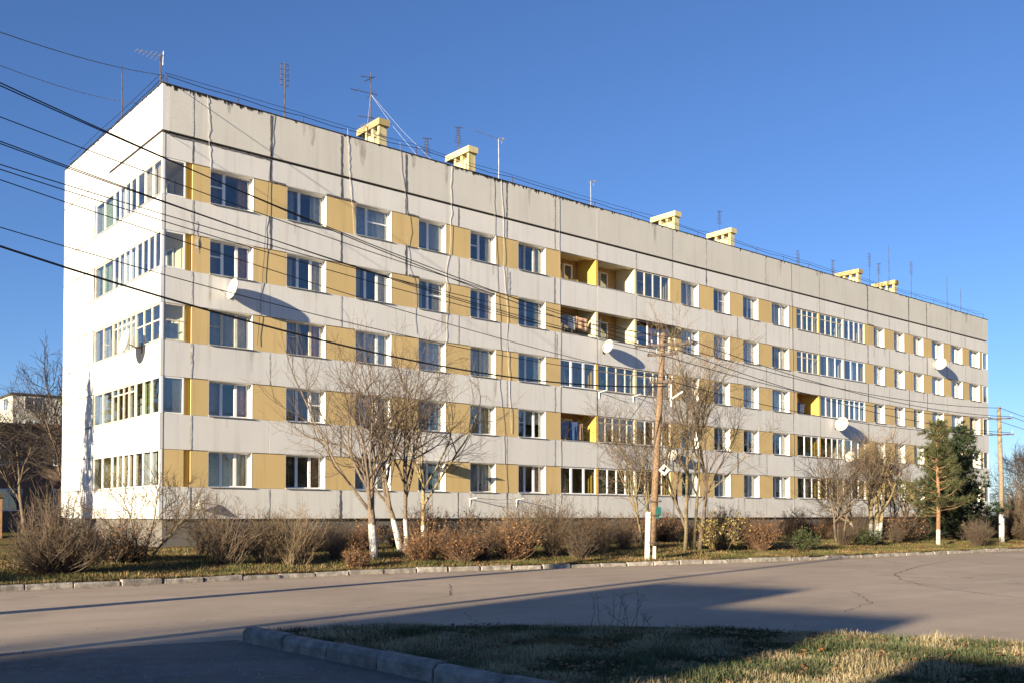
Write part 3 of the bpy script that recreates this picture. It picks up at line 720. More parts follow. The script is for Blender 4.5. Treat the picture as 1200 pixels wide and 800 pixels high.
dish(51.75, -.5, 5.37, .70, 'satellite dish seen half from the side, right of the whitewashed tree')
dish(60.35, -.5, 13.22, .95, 'white satellite dish below the top floor near the far right end')
dish(-.55, 1.9, 8.2, 1.12, 'large cream satellite dish on the sunlit end wall below the glazed corner', Vector((-.80,-.62,.25)), True)
dish(28.9, -.4, 4.95, .62, 'small dish behind the crooked trees right of the timber pole')
# small wall lamp
t = thing('wall_lamp', 'small white cone shaped lamp low on the wall at the left corner', 'lamp', at(1.45, -.02, 1.98), TH)
b = MB(); b.lathe([(.02,.2),(.17,-.13),(.165,-.14),(.02,.17)], Matrix.Translation((0,-.22,0)), 14); b.build('lamp_shade', MDI, t); b = MB(); b.tube([(0,.02,.1),(0,-.22,.2)], .02, 5); b.build('bracket', MST, t)
# laundry and things on the loggias
MB1 = plain('cloth_blue', (.07,.14,.30), .9); MB2 = plain('cloth_grey', (.25,.26,.32), .9); MB3 = plain('cloth_white', (.62,.60,.56), .9); MB4 = plain('cloth_peach', (.55,.36,.24), .9); MB5 = plain('cloth_brown', (.28,.20,.15), .9)
def cloth(u0, u1, z0, z1, v, mat, label, grp='laundry on the loggias'):
    b = MB(); n = 10; ph = random.random()*6; q = random.uniform(-.08, .08)
    for i in range(n+1):
        for j in range(5):
            tz = j/4; x = u0+(u1-u0)*i/n+q*tz*(i/n-.5); b.v.append((x, v+.05*tz*math.sin(i*1.1+ph)+.01*j, z1+(z0-z1)*tz+.05*tz*math.sin(i*.6+ph)-.04*math.sin(math.pi*i/n)))
    for i in range(n):
        for j in range(4): p = i*5+j; b.f.append((p, p+1, p+6, p+5))
    me = b.mesh('laundry', mat, True); o = link('laundry', me, None, C0, TH); tag(o, label, 'laundry', grp); 
    md = o.modifiers.new('thick', 'SOLIDIFY'); md.thickness = .006
cloth(20.75, 21.35, ZS[1]+.12, ZT[1]-.38, .22, MB2, 'grey blue cloth hanging in the second floor loggia with blue laundry')
cloth(21.4, 22.05, ZS[1]+.05, ZT[1]-.36, .26, MB1, 'bright blue cloth hanging in the second floor loggia')
cloth(22.1, 22.45, ZS[1]+.1, ZT[1]-.42, .3, MB5, 'brown towel hanging right of the blue cloth')
cloth(20.75, 21.3, ZS[3]+.55, ZT[3]-.45, .25, MB2, 'grey washing hung on the left of the fourth floor loggia')
cloth(21.35, 21.9, ZS[3]+.35, ZT[3]-.4, .3, MB3, 'white washing in the middle of the fourth floor loggia')
cloth(21.95, 22.8, ZS[3]+.42, ZT[3]-.36, .3, MB4, 'peach washing hung on the right of the fourth floor loggia')
cloth(42.0, 42.6, ZS[2]+.02, ZT[2]-.55, .4, MB1, 'dark blue cover in the open loggia above the large dish')
cloth(42.65, 43.2, ZS[2]+.02, ZT[2]-.6, .45, MB3, 'pale cloth in the open loggia above the large dish')
for (u, k, lab) in [(21.9, 4, 'wooden crate in the open top floor loggia')]:
    t = thing('wooden_crate', lab, 'crate', at(u, .6, ZS[k]-.6), TH)
    for j in range(4): b = MB(); b.box(-.3, .3, -.2, -.17, .1+j*.2, .25+j*.2); b.box(-.3,.3,.17,.2,.1+j*.2,.25+j*.2); b.build('slat', MLO, t)
    for x in (-.3, .26):
        for y in (-.165, .125): b = MB(); b.box(x, x+.04, y, y+.04, 0, .9); b.build('corner_batten', MBR, t)
t = thing('ladder', 'step ladder leaning inside the second open fourth floor loggia', 'ladder', at(24.0, .8, ZS[3]-.6), TH)
for x in (-.25, .25): b = MB(); b.tube([(x, .2, 0), (x*.8, -.1, 1.9)], .03, 4); b.build('stile', MPV, t)
for j in range(7): b = MB(); b.tube([(-.25, .16-.04*j, .25+j*.25), (.25, .16-.04*j, .25+j*.25)], .025, 4); b.build('rung', MPV, t)

# ------------------------------------------------------------------ aerials on the roof
def aerial(u, v, zt, kind, label, boom=1.0, zb=17.5, ang=0.0):
    t = thing('roof_aerial', label, 'aerial', at(u, v, zb), TH+ang, 'aerials on the roof'); h = zt-zb
    b = MB(); b.tube([(0,0,0), (.02,0,h*.5), (0,0,h)], [.028,.024,.018], 5); b.build('mast', MST if kind != 'T' else MAL, t)
    e = MB()
    if kind == 'yagi':
        e.tube([(-boom,0,h-.12), (.15,0,h-.08)], .014, 4)
        for q in range(6): x = -boom+q*boom/5.5; l = .18+.05*q; e.tube([(x,-l,h-.12), (x,l,h-.12)], .008, 3)
        e.tube([(.1,0,h-.4), (.12,0,h+.15)], .01, 3); e.tube([(-.1,-.1,h+.12),(.12,.05,h-.15)], .012, 3)
    elif kind == 'stack':
        for q in range(5):
            z = h-.1-q*.22; w = .2+.03*(q % 2); e.tube([(-w,0,z), (w,0,z+.05)], .01, 3); e.tube([(-w,0,z),(0,-.05,z-.12),(w,0,z+.05)], .008, 3)
        for x in (-.18, .18): e.tube([(x,0,h-1.0),(x,0,h-.1)], .007, 3)
    elif kind == 'big':
        for z, l in ((h-.3,.55),(h-1.05,1.1),(h-2.2,.7)):
            e.tube([(-l,0,z), (.35*l,0,z+.12)], .016, 4); e.tube([(-.1,-.5*l,z+.02),(.1,.5*l,z+.06)], .014, 4)
            e.tube([(-l*.7,-.3*l,z),( -l*.7,.3*l,z)], .01, 3)
        e.tube([(-.35,0,h-.5),(.3,.1,h-.05)], .02, 4)
    elif kind == 'T':
        e.tube([(-boom,0,h+.03), (.35,0,h-.02)], .014, 4)
        for q in range(4): e.tube([(.0+q*.1,-.22,h),(.0+q*.1,.22,h)], .009, 3)
        e.tube([(.2,0,h-.2),(.32,0,h+.12)], .012, 3)
    elif kind == 'comb':
        for q in range(7): z = h-.05-.12*q; e.tube([(-.12-.02*q,0,z),(.12+.02*q,0,z)], .010, 3); e.tube([(0,-.15,z),(0,.15,z)], .008, 3)
        e.tube([(-.25,0,h-.02),(.3,0,h+.06)], .016, 4)
    elif kind == 'whip': e.tube([(0,0,h),(0,0,h+.25)], .012, 4)
    e.build('elements', MAL if kind in ('T','yagi') else MST, t); return t
aerial(.12, .6, 19.25, 'yagi', 'pale aerial with a long boom on the left roof corner', .9)
aerial(.5, 6.05, 20.6, 'whip', 'bare mast on the roof edge above the sunlit end wall')
aerial(5.33, .6, 20.5, 'stack', 'tall aerial with stacked loops above the first window bays')
aerial(10.6, 2.3, 22.2, 'big', 'tallest aerial, guyed with white lines behind the first vent shaft')
aerial(10.0, 1.6, 19.3, 'yagi', 'short tilted aerial just left of the first vent shaft', .6, ang=.8)
aerial(12.74, .8, 19.2, 'comb', 'small dark aerial between the first two vent shafts')
aerial(16.1, 2.8, 21.2, 'comb', 'comb shaped aerial rising behind the second vent shaft')
aerial(16.93, .6, 20.2, 'T', 'thin aerial with long pale boom right of the second vent shaft', 1.6)
aerial(23.34, .6, 19.5, 'T', 'small pale aerial above the middle loggias', .1)
aerial(36.87, 2.5, 21.05, 'comb', 'slim aerial standing behind the fourth vent shaft')
aerial(43.06, .8, 19.3, 'stack', 'little looped aerial above the left bay of the right hand loggias')
aerial(47.31, .8, 19.3, 'comb', 'short aerial just left of the fifth vent shaft')
aerial(52.17, .8, 20.7, 'stack', 'looped aerial between the fifth and sixth vent shafts')
aerial(56.0, 2.2, 20.8, 'comb', 'forked aerial close to the sixth vent shaft')
aerial(54.96, .8, 21.5, 'whip', 'tall bare mast beside the sixth vent shaft')
aerial(58.29, .8, 21.1, 'stack', 'looped aerial just right of the sixth vent shaft')
aerial(64.11, .8, 20.6, 'whip', 'white tipped mast near the far right end of the roof')
aerial(66.48, .8, 20.0, 'whip', 'last bare mast at the far right end of the roof')
gw = [at(10.6, 2.3, 21.2)]
for q, (u, v, lab) in enumerate([(9.2, .5, 'white guy line left of the tallest aerial'), (11.9, .4, 'white guy line dropping in front of the first vent shaft'), (13.0, .6, 'longest white guy line right of the tallest aerial')]):
    b = MB(); a = gw[0]; c = at(u, v, 18.1); mid = (a+c)/2-Vector((0,0,.12)); b.tube([a, mid, c], .0045, 4); tag(b.build('guy_line', MCW), lab, 'guy line', 'guy lines of the tallest aerial')

# ------------------------------------------------------------------ utility poles and wires
P1 = Vector((4.55, 31.95, .10)); P2 = Vector((24.49, 48.85, .12)); P0 = Vector((-11.0, 12.2, 0)); PD = (P2-P1).normalized(); PX = Vector((-PD.y, PD.x, 0))*-1
AX = Vector((.93, -.36, 0))
t = thing('utility_pole', 'leaning timber utility pole with white concrete foot and crossarms in front of the block', 'pole', P1)
tp = Vector((.42, 0, 7.45))
b = MB(); b.tube([Vector((.03,.0,.5)), tp*.45, tp], [.125,.112,.085], 12); b.build('pole', MPO, t, True)
b = MB(); b.obox((-.13, -.06, .75), .14, .17, 1.7, Matrix.Rotation(.03, 3, 'Y')); b.build('concrete_foot', MLM, t)
b = MB(); b.obox((.11, .04, .65), .10, .15, 1.4, Matrix.Rotation(.03, 3, 'Y')); b.build('concrete_foot', MLM, t)
b = MB()
for z in (.6, 1.5, 1.95): b.lathe([(.2,z-.02),(.215,z-.02),(.215,z+.02),(.2,z+.02)], Matrix.Translation((.03+.05*z,-.02,0)), 12)
b.build('wire_binding', MST, t)
armz = [(7.05, .95), (6.75, .5), (5.85, .4)]
for z, l in armz:
    c = tp*(z/7.45); b = MB(); b.obox(c+Vector((0,-.13,0)), 2*l, .07, .08, Matrix.Rotation(math.atan2(AX.y, AX.x), 3, 'Z')); a = b.build('crossarm', MST, t)
    for s in (-l*.9, -l*.4, l*.4, l*.9):
        b = MB(); q = c+AX*s+Vector((0,-.13,0)); b.tube([q, q+Vector((0,0,.12))], .012, 4); b.lathe([(.012,.09),(.032,.11),(.022,.14),(.032,.16),(.012,.19)], Matrix.Translation(q), 8); b.build('insulator', MSL, a)
b = MB(); b.obox(tp*.6+Vector((.16,-.16,-1.5)), .27, .02, .27, Matrix.Rotation(.78, 3, 'Y')); o = b.build('sign_plate', MDI, t)
b = MB(); b.obox(tp*.6+Vector((.18,-.175,-1.48)), .07, .01, .16, Matrix.Rotation(.5, 3, 'Y')); b.obox(tp*.6+Vector((.13,-.175,-1.52)), .12, .01, .05, Matrix.Rotation(.5, 3, 'Y')); b.build('arrow_mark', MBK, o)
MTQ = plain('teal_paint', (.02,.12,.11), .6)
b = MB(); b.obox((.22,-.1,1.62), .15,.14,.28, Matrix.Rotation(.2,3,'Z')); b.obox((.2,-.12,1.44), .09,.09,.1, Matrix.Rotation(.2,3,'Z')); b.build('junction_box', MTQ, t)
b = MB(); b.obox(tp*(5.7/7.45)+Vector((.5,-.1,-.3)), .5,.035,.045, Matrix.Rotation(-.6,3,'Y')); b.obox(tp*(5.7/7.45)+Vector((.33,-.1,-.25)), .035,.035,.8, Matrix.Identity(3)); b.build('lamp_bracket', MRV, t)
t = thing('utility_pole', 'slim utility pole with whitewashed base beside the conifers at right', 'pole', P2)
b = MB(); b.tube([(0,0,1.5),(.0,0,3.5),(-.08,0,6.9)], [.125,.115,.09], 10); b.build('pole', MPC, t, True)
b = MB(); b.tube([(0,0,-.1),(0,0,1.52)], [.138,.127], 10); b.build('limewashed_base', MLM, t, True)
for z, l in ((6.3,.55),(5.5,.6)):
    b = MB(); b.obox(Vector((-.07,-.13,z)), 2*l, .06, .07, Matrix.Rotation(math.atan2(AX.y, AX.x), 3, 'Z')); a = b.build('crossarm', MST, t)
    for s in (-l*.9, l*.9):
        b = MB(); q = Vector((-.07,-.13,z))+AX*s; b.tube([q, q+Vector((0,0,.1))], .012, 4); b.lathe([(.012,.09),(.032,.11),(.022,.14),(.032,.16),(.012,.19)], Matrix.Translation(q), 8); b.build('insulator', MSL, a)
t = thing('utility_pole', 'tall timber utility pole standing left of the view by the kerb', 'pole', P0)
b = MB(); b.tube([(0,0,0),(0,0,9.8)], [.16,.11], 10); b.build('pole', MPO, t, True); b = MB(); b.tube([(-1.0,-1.0,0),(0,0,7.5)], [.14,.1], 8); b.build('prop', MPO, t, True)
for z, l in ((9.3,.8),(8.6,.8),(7.9,.7)):
    b = MB(); b.obox((0,-.12,z), 2*l,.07,.08, Matrix.Rotation(math.atan2(AX.y, AX.x), 3, 'Z')); b.build('crossarm', MST, t)
def wire(a, c, sag, r, label, grp, mat=MBK, n=28):
    b = MB(); pts = [a+(c-a)*(i/n)-Vector((0,0,4*sag*(i/n)*(1-i/n))) for i in range(n+1)]
    b.tube(pts, r, 5); return tag(b.build('overhead_wire', mat), label, 'wire', grp)
GW = 'wires strung to the timber pole'
def lw(z0, zend, off, sag, r, label):
    e = P1+Vector((.40, -.13, 0))+AX*off; e.z = zend
    wire(Vector((P0.x, P0.y, 0))+AX*off*.8+Vector((0,0,z0)), e, sag, r, label, GW)
lw(9.57, 7.25, -.85, .45, .012, 'uppermost of the wires crossing the top of the end wall to the timber pole')
lw(9.27, 7.25, -.38, .45, .011, 'wire just beneath the uppermost one across the end wall')
lw(8.27, 7.25, .38, .40, .009, 'single thin wire below the uppermost pair, crossing the top corner glazing')
lw(8.21, 6.95, -.45, .40, .010, 'upper wire of the middle pair crossing the fourth floor corner')
lw(7.99, 6.95, .0, .42, .010, 'lower wire of the middle pair crossing the fourth floor corner')
lw(7.23, 7.25, .85, .45, .009, 'upper of the three thin wires crossing the fourth floor end wall')
lw(7.34, 6.95, .45, .45, .009, 'middle of the three thin wires crossing the fourth floor end wall')
lw(7.54, 6.15, -.36, .35, .009, 'lowest of the three thin wires crossing the fourth floor end wall')
lw(6.55, 6.05, .36, .6, .009, 'thin wire just above the thick black cable')
lw(6.56, 5.80, .1, .95, .020, 'thick black cable sagging lowest across the third floor')
wire(Vector((P0.x, P0.y, 9.57)), at(.2, .45, 18.4), .4, .012, 'high wire rising from the left to the roof corner aerial', 'wires rising to the roof')
wire(Vector((P0.x, P0.y, 9.42)), at(.2, 3.2, 18.2), .5, .009, 'faint wire rising from the left to the roof edge above the end wall', 'wires rising to the roof')
GR = 'wires between the two poles'
for z1, z2, off, sg, lab in [(7.27,6.95,.0,.5,'top wire running from the timber pole to the pole top at right'),(7.27,6.5,.85,.55,'second wire running from the timber pole to the right pole'),(6.97,6.5,-.45,.5,'third wire running from the timber pole to the right pole'),(6.97,5.7,.45,.55,'fourth wire running from the timber pole to the right pole'),(6.15,5.7,-.36,.5,'lowest wire running from the timber pole to the right pole')]:
    a = P1+Vector((.40,-.13,0))+AX*off; a.z = z1; c = P2+Vector((-.07,-.13,0))+AX*max(-.5, min(.5, off)); c.z = z2; wire(a, c, sg, .013, lab, GR)
P3 = P2+PD*30
for off, z, lab in [(-.5,6.5,'left wire leaving the right hand pole towards the edge'),(.5,6.5,'right wire leaving the right hand pole towards the edge'),(.0,6.95,'top wire leaving the right hand pole towards the edge')]:
    a = P2+Vector((-.07,-.13,0))+AX*off; a.z = z; c = P3+AX*off; c.z = z-.6; wire(a, c, .6, .013, lab, 'wires leaving the right pole')
a = P1+tp*(6.1/7.45)+Vector((0,-.1,0)); wire(a, at(23.2, -.05, 4.53), .12, .012, 'service wire slanting from the timber pole to the loggias', 'service wires')
wire(P1+tp*(6.4/7.45), at(35.5, -.05, 5.0), .5, .012, 'service wire from the timber pole to the wall right of the loggias', 'service wires')

# ------------------------------------------------------------------ bare trees
def grow(mb, tw, p, d, L, r, lvl, P, rg):
    n = P['seg'][min(lvl, len(P['seg'])-1)]; pts = [p.copy()]; dirs = []; q = p.copy(); dd = d.normalized()
    wob = P['wob']*(1+.4*lvl)
    for i in range(n):
        dd = (dd+Vector((rg.gauss(0,1), rg.gauss(0,1), rg.gauss(0,1)))*wob+Vector((0,0,P['up']))).normalized()
        q = q+dd*(L/n); pts.append(q.copy()); dirs.append(dd.copy())
    r1 = max(r*(.42 if lvl else P.get('ttop', .6)), P['rmin']*.7)
    rads = [r+(r1-r)*i/n for i in range(n+1)]
    tgt = mb if lvl <= P['woodlvl'] else tw
    tgt.tube(pts, rads, 7 if lvl == 0 else (5 if lvl == 1 else 3), cap=lvl < 2)
    if lvl >= P['lv']: return
    nc = P['nch'][lvl]; lo = P['lo'][lvl]
    for k in range(nc):
        t = lo+(1-lo)*(k+rg.random()*.8)/nc; t = min(t, .99); fi = t*n; i = min(int(fi), n-1)
        pp = pts[i]+(pts[i+1]-pts[i])*(fi-i); bd = dirs[i]
        a = rg.random()*6.283; o1 = bd.orthogonal().normalized(); o2 = bd.cross(o1)
        sp = R(rg.uniform(*P['ang'][lvl])); nd = bd*math.cos(sp)+(o1*math.cos(a)+o2*math.sin(a))*math.sin(sp)
        Lc = P['len'][lvl]*rg.uniform(.6, 1.15)*(1-.35*(t-lo)/(1-lo+1e-6))
        rc = max(min(rads[i]*.72, P['rad'][lvl]*rg.uniform(.7, 1.15)), P['rmin'])
        grow(mb, tw, pp, nd, Lc, rc, lvl+1, P, rg)
    if lvl < P['lv'] and lvl > 0: grow(mb, tw, pts[-1], dirs[-1], P['len'][lvl]*.7, max(r1*.9, P['rmin']), lvl+1, P, rg)
def bark_lime(name, c, h):
    m, nt, N, L, b = M_(name)
    o = mix(nt, noise(nt, 18, 6), hexmul(c, .6), hexmul(c, 1.3))
    tc = N.new('ShaderNodeTexCoord'); sx = N.new('ShaderNodeSeparateXYZ'); L.new(tc.outputs['Object'], sx.inputs[0])
    ad = N.new('ShaderNodeMath'); ad.operation = 'MULTIPLY_ADD'; L.new(noise(nt, 9, 4, None, .6, .2, .8), ad.inputs[0]); ad.inputs[1].default_value = .22; L.new(sx.outputs['Z'], ad.inputs[2])
    lt = N.new('ShaderNodeMath'); lt.operation = 'LESS_THAN'; L.new(ad.outputs[0], lt.inputs[0]); lt.inputs[1].default_value = h
    o = mix(nt, lt.outputs[0], o, mix(nt, noise(nt, 14, 5), (.55,.52,.47), (.74,.72,.67)))
    L.new(o, b.inputs['Base Color']); b.inputs['Roughness'].default_value = .9; bump(nt, b, noise(nt, 40, 6), .5, .02); return m
MLW = bark_lime('limewashed_bark', (.185,.14,.10), 1.15); MLW2 = bark_lime('limewashed_olive_bark', (.33,.26,.13), .95)
def bare_tree(name, loc, stems, P, seed, label, bark, twig, group='bare deciduous trees', rz=0):
    rg = random.Random(seed); mb, tw = MB(), MB()
    for (ox, oy, dx, dy, dz, L, r) in stems: grow(mb, tw, Vector((ox, oy, -.1)), Vector((dx, dy, dz)), L, r, 0, P, rg)
    t = thing(name, label, 'tree', loc, rz, group)
    mb.build('trunk', bark, t, True); tw.build('crown', twig, t); return t
PA = dict(seg=[6,7,6,5,4], wob=.07, up=.035, rmin=.0045, woodlvl=1, lv=4, nch=[5,6,5,3], lo=[.55,.22,.2,.15], ang=[(18,42),(25,55),(25,60),(20,60)], len=[4.6,2.4,1.25,.62], rad=[.062,.026,.012,.007], ttop=.7)
bare_tree('bare_tree', onv(2.44, -11.06), [(0,0,.05,0,1,2.4,.135)], dict(PA, nch=[7,6,4,3], len=[4.7,2.3,1.2,.6], ang=[(16,46),(24,55),(25,60),(20,60)]), 11, 'spreading bare tree with whitewashed trunk in front of the third window column', MLW, MTW)
bare_tree('bare_tree', onv(4.6, -9.31), [(.0,0,-.12,0,1,2.6,.105),(.12,.05,.16,.1,1,3.0,.08)], dict(PA, len=[3.8,2.2,1.2,.6], nch=[5,5,4,3], ang=[(14,38),(22,52),(25,58),(20,60)]), 12, 'dark forked bare tree with whitewashed foot right of the spreading tree', MLW, MTW)
bare_tree('bare_tree', onv(6.6, -7.6), [(0,0,.12,0,1,3.0,.085)], dict(PA, len=[3.9,2.3,1.3,.65], nch=[5,5,4,3], ang=[(16,42),(22,55),(25,60),(20,60)]), 13, 'olive barked bare tree, rightmost of the three near the fourth window column', MLW2, MTT)
PB = dict(PA, nch=[8,5,3,3], lo=[.25,.2,.2,.2], ang=[(15,38),(20,50),(25,60),(20,60)], len=[2.9,1.5,.85,.5], rad=[.036,.016,.010,.008], ttop=.3, seg=[9,6,5,4,3])
bare_tree('bare_tree', onv(15.05, -12.68), [(0,0,.02,0,1,6.9,.085),(.35,.1,.06,.02,1,6.0,.07)], PB, 21, 'slender bare twin stem tree just right of the timber pole', MBY, MTT)
bare_tree('bare_tree', onv(15.6, -12.9), [(0,0,.12,.05,1,5.4,.09),(-.25,.1,-.25,0,1,4.4,.07)], PB, 22, 'dark leaning bare tree behind the yellow leaved shrub', MBA, MTW)
bare_tree('bare_tree', onv(14.2, -11.4), [(0,0,-.35,.1,1,3.4,.06),(.3,.0,-.05,.0,1,3.0,.05)], PB, 23, 'small crooked bare tree close behind the timber pole', MBY, MTW)
PM = dict(PA, len=[2.6,1.5,.85,.5], rad=[.06,.03,.013,.009], nch=[5,5,4,3], lo=[.35,.2,.2,.2])
bare_tree('bare_tree', onv(29.0, -12.3), [(0,0,-.08,0,1,3.0,.11),(.2,0,.04,0,1,3.2,.11),(.35,.1,.28,0,1,3.0,.10),(-.25,0,-.6,0,1,2.4,.08)], PM, 31, 'multi stem bare tree with whitewashed feet under the two lower dishes', MLW2, MTT)
bare_tree('bare_tree', onv(25.6, -12.6), [(0,0,-.3,0,1,2.4,.05),(.2,0,.2,0,1,2.6,.05),(.1,.1,.0,.1,1,2.8,.05)], dict(PM, len=[2.0,1.2,.7,.4]), 32, 'shrubby bare tree left of the whitewashed multi stem tree', MBA, MTW)
bare_tree('bare_tree', onv(31.6, -12.4), [(0,0,.2,0,1,2.3,.06),(-.2,.1,-.1,0,1,2.0,.05)], dict(PM, len=[2.0,1.2,.7,.4]), 33, 'dark bushy bare tree right of the whitewashed multi stem tree', MBA, MTW)
PL = dict(PA, len=[4.2,2.4,1.3,.7], rad=[.07,.035,.018,.012], rmin=.010, nch=[8,8,6,4], lo=[.3,.2,.2,.2], ttop=.35)
tl = bare_tree('bare_tree', (-25.0, 54, .3), [(0,0,.05,0,1,6.0,.16)], PL, 41, 'dark bare tree before the brick building at far left', MBA, MTD, 'background bare trees')
for (x, y, s_, r_, lab) in [(-33.0,66,1.0,4.1,'bare tree close before the brick front at far left')]:
    c = copy_tree(tl); c.location = (x, y, .3); c.rotation_euler[2] = r_; c.scale = (s_, s_, s_); c['label'] = lab
# sapling in front of the end wall
PS = dict(seg=[6,5,4,3], wob=.09, up=.03, rmin=.006, woodlvl=0, lv=3, nch=[7,5,3], lo=[.25,.2,.2], ang=[(20,45),(25,55),(25,60)], len=[1.1,.6,.35], rad=[.014,.009,.007], ttop=.35)
bare_tree('sapling', onv(-3.74, -9.04), [(0,0,.1,0,1,2.1,.035),(.1,0,.5,.1,1,2.0,.03),(-.1,0,-.35,0,1,2.0,.03),(.05,.1,.8,.2,1,1.9,.025),(0,.1,-.8,.1,1,1.8,.025)], PS, 51, 'thin bare sapling with splayed stems in front of the sunlit end wall', MBY, MTT, 'saplings')
bare_tree('sapling', onv(-9.4, -11.3), [(0,0,.02,0,1,2.9,.04),(.25,0,.1,0,1,2.6,.035),(.5,.1,.05,0,1,2.9,.04),(-.4,0,-.4,0,1,2.4,.035)], dict(PS, nch=[3,2,2]), 52, 'pruned upright sapling stems behind the round bush at far left', MBY, MTT, 'saplings')

# ------------------------------------------------------------------ shrubs
def shrub_mesh(seed, h, rad, n, mat, r=.005, leaves=0, lmat=None, side=3, ball=False):
    rg = random.Random(seed); b = MB(); lf = []; nc = rg.randint(4, 6)
    cl = [(rg.random()*6.283, rad*.42*rg.random()) for _ in range(nc)]
    for i in range(n):
        ca, cr = cl[i % nc]; a = rg.random()*6.283; sp = rad*math.sqrt(rg.random())
        ox, oy = math.cos(ca)*cr, math.sin(ca)*cr
        L = h*rg.uniform(.45, 1.1)*(1-.35*(sp/rad)**2 if not ball else math.sqrt(max(.12, 1-(sp/rad*.95)**2)))
        p0 = Vector((ox+rg.gauss(0,.05), oy+rg.gauss(0,.05), -.05)); p3 = Vector((math.cos(a)*sp+ox*.5, math.sin(a)*sp+oy*.5, L))
        k = .26 if ball else rg.uniform(-.05, .16)
        pm = p0.lerp(p3, .5)+Vector((math.cos(a)*sp*k, math.sin(a)*sp*k, L*.05))+Vector((rg.gauss(0,.05), rg.gauss(0,.05), 0))
        w = .035*h
        pts = [p0, p0.lerp(pm, .5)+Vector((rg.gauss(0,w), rg.gauss(0,w), 0)), pm, pm.lerp(p3, .5)+Vector((rg.gauss(0,w), rg.gauss(0,w), 0)), p3+Vector((rg.gauss(0,w), rg.gauss(0,w), 0))]
        b.tube(pts, [r*1.9, r*1.6, r*1.2, r*.9, r*.5], 3, False)
        for k in range(side):
            t = rg.uniform(.15, .95); j = min(int(t*4), 3); q = pts[j].lerp(pts[j+1], t*4-j)
            dv = Vector((rg.gauss(0,1), rg.gauss(0,1), abs(rg.gauss(.4,.6)))).normalized(); l = rg.uniform(.12, .42)*h*.5
            m = q+dv*l*.5+Vector((rg.gauss(0,.02), rg.gauss(0,.02), .02)); e = q+dv*l+Vector((0,0,l*.25)); b.tube([q, m, e], [r*.8, r*.65, r*.4], 3, False)
            if rg.random() < .6:
                d2 = Vector((rg.gauss(0,1), rg.gauss(0,1), abs(rg.gauss(.3,.6)))).normalized(); b.tube([m, m+d2*l*.45], [r*.6, r*.4], 3, False)
            for _ in range(leaves): lf.append(q.lerp(e, rg.uniform(.2, 1.1))+Vector((rg.gauss(0,.03), rg.gauss(0,.03), rg.gauss(0,.03))))
    me = b.mesh('stems', mat); lm = None
    if lf:
        P = np.array([tuple(q) for q in lf]); n_ = len(P); s = .022+.025*NR.rand(n_)
        x = NR.normal(size=(n_, 3)); x /= np.linalg.norm(x, axis=1)[:, None]; y = np.cross(x, NR.normal(size=(n_, 3))); y /= np.linalg.norm(y, axis=1)[:, None]
        V = np.stack([P-x*s[:, None], P-y*s[:, None]*.6, P+x*s[:, None], P+y*s[:, None]*.6], 1).reshape(-1, 3); bb = np.arange(n_)[:, None]*4
        lm = npmesh('foliage', V, bb+[[0,1,2,3]], lmat)
    return me, lm
SM = {
 'round': shrub_mesh(1, 1.9, 1.3, 430, MTW, .006, 0, None, 7, True),
 'brown': shrub_mesh(2, 1.75, .95, 120, MTW, .0055, 0, None, 6),
 'tan': shrub_mesh(3, 1.85, .85, 130, MTT, .005, 0, None, 6),
 'red': shrub_mesh(4, 1.25, .95, 170, MTR, .005, 1, MLB, 5),
 'dark': shrub_mesh(5, 1.35, 1.05, 150, MTD, .006, 1, MLB, 6),
 'yellow': shrub_mesh(6, 1.4, 1.0, 90, MTR, .006, 3, MLY, 5),
 'green': shrub_mesh(7, .95, .85, 130, MTD, .006, 5, MLG, 4),
 'dry': shrub_mesh(8, 1.3, .4, 110, MTT, .005, 0, None, 3),
 'low': shrub_mesh(9, .75, .6, 110, MTR, .005, 1, MLB, 5),
}
SM['brown2'] = shrub_mesh(12, 1.6, 1.0, 110, MTW, .0055, 0, None, 6); SM['dark2'] = shrub_mesh(15, 1.3, 1.1, 140, MTD, .006, 1, MLB, 6); SM['red2'] = shrub_mesh(14, 1.2, .9, 150, MTR, .005, 1, MLB, 5)
def shrub(kind, u, v, s, label, grp='shrubs on the verge', sz=None, ang=None):
    t = thing('shrub', label, 'shrub', onv(u, v), random.random()*6 if ang is None else ang, grp)
    sx_ = random.uniform(.85, 1.2); t.scale = (s*sx_, s*random.uniform(.85, 1.15), (sz or s)*random.uniform(.85, 1.15)); st, lf = SM[kind]; link('stems', st, t)
    if lf: link('foliage', lf, t)
shrub('round', -6.67, -11.72, .76, 'large round bare bush at far left by the kerb', sz=1.0)
shrub('dark', -4.6, -9.6, 1.0, 'dark low bush hidden right of the large round bush')
shrub('brown', -2.28, -11.09, 1.0, 'bare brown bush on a short trunk below the first window column')
shrub('tan', -1.06, -11.0, .95, 'tan bare bush, middle one of three below the second window column')
shrub('tan', -0.45, -11.5, 1.0, 'tall tan bush, rightmost of three below the second window column')
ORD = 'first second third fourth fifth sixth seventh eighth ninth tenth eleventh twelfth thirteenth fourteenth fifteenth sixteenth seventeenth eighteenth nineteenth twentieth twenty-first twenty-second twenty-third twenty-fourth twenty-fifth twenty-sixth twenty-seventh twenty-eighth twenty-ninth thirtieth'.split()
rg = random.Random(77)
for i in range(30):
    u = -1.6+i*1.25+rg.uniform(-.3, .3)
    shrub(rg.choice(['dark', 'dark2', 'brown2', 'red2']), u, -7.2-.09*max(0, u)+rg.uniform(-.8, .8), rg.uniform(.8, 1.1), ORD[i]+' bush from the left corner in the leafless hedge along the front wall', 'hedge row along the foot of the wall', rg.uniform(.8, 1.2))
shrub('brown', 1.42, -10.62, .85, 'bare brown bush left of the spreading whitewashed tree')
shrub('low', .92, -12.67, .9, 'small reddish bush at the foot of the spreading tree')
shrub('low', 3.2, -12.3, .9, 'small bush between the spreading tree and the forked tree')
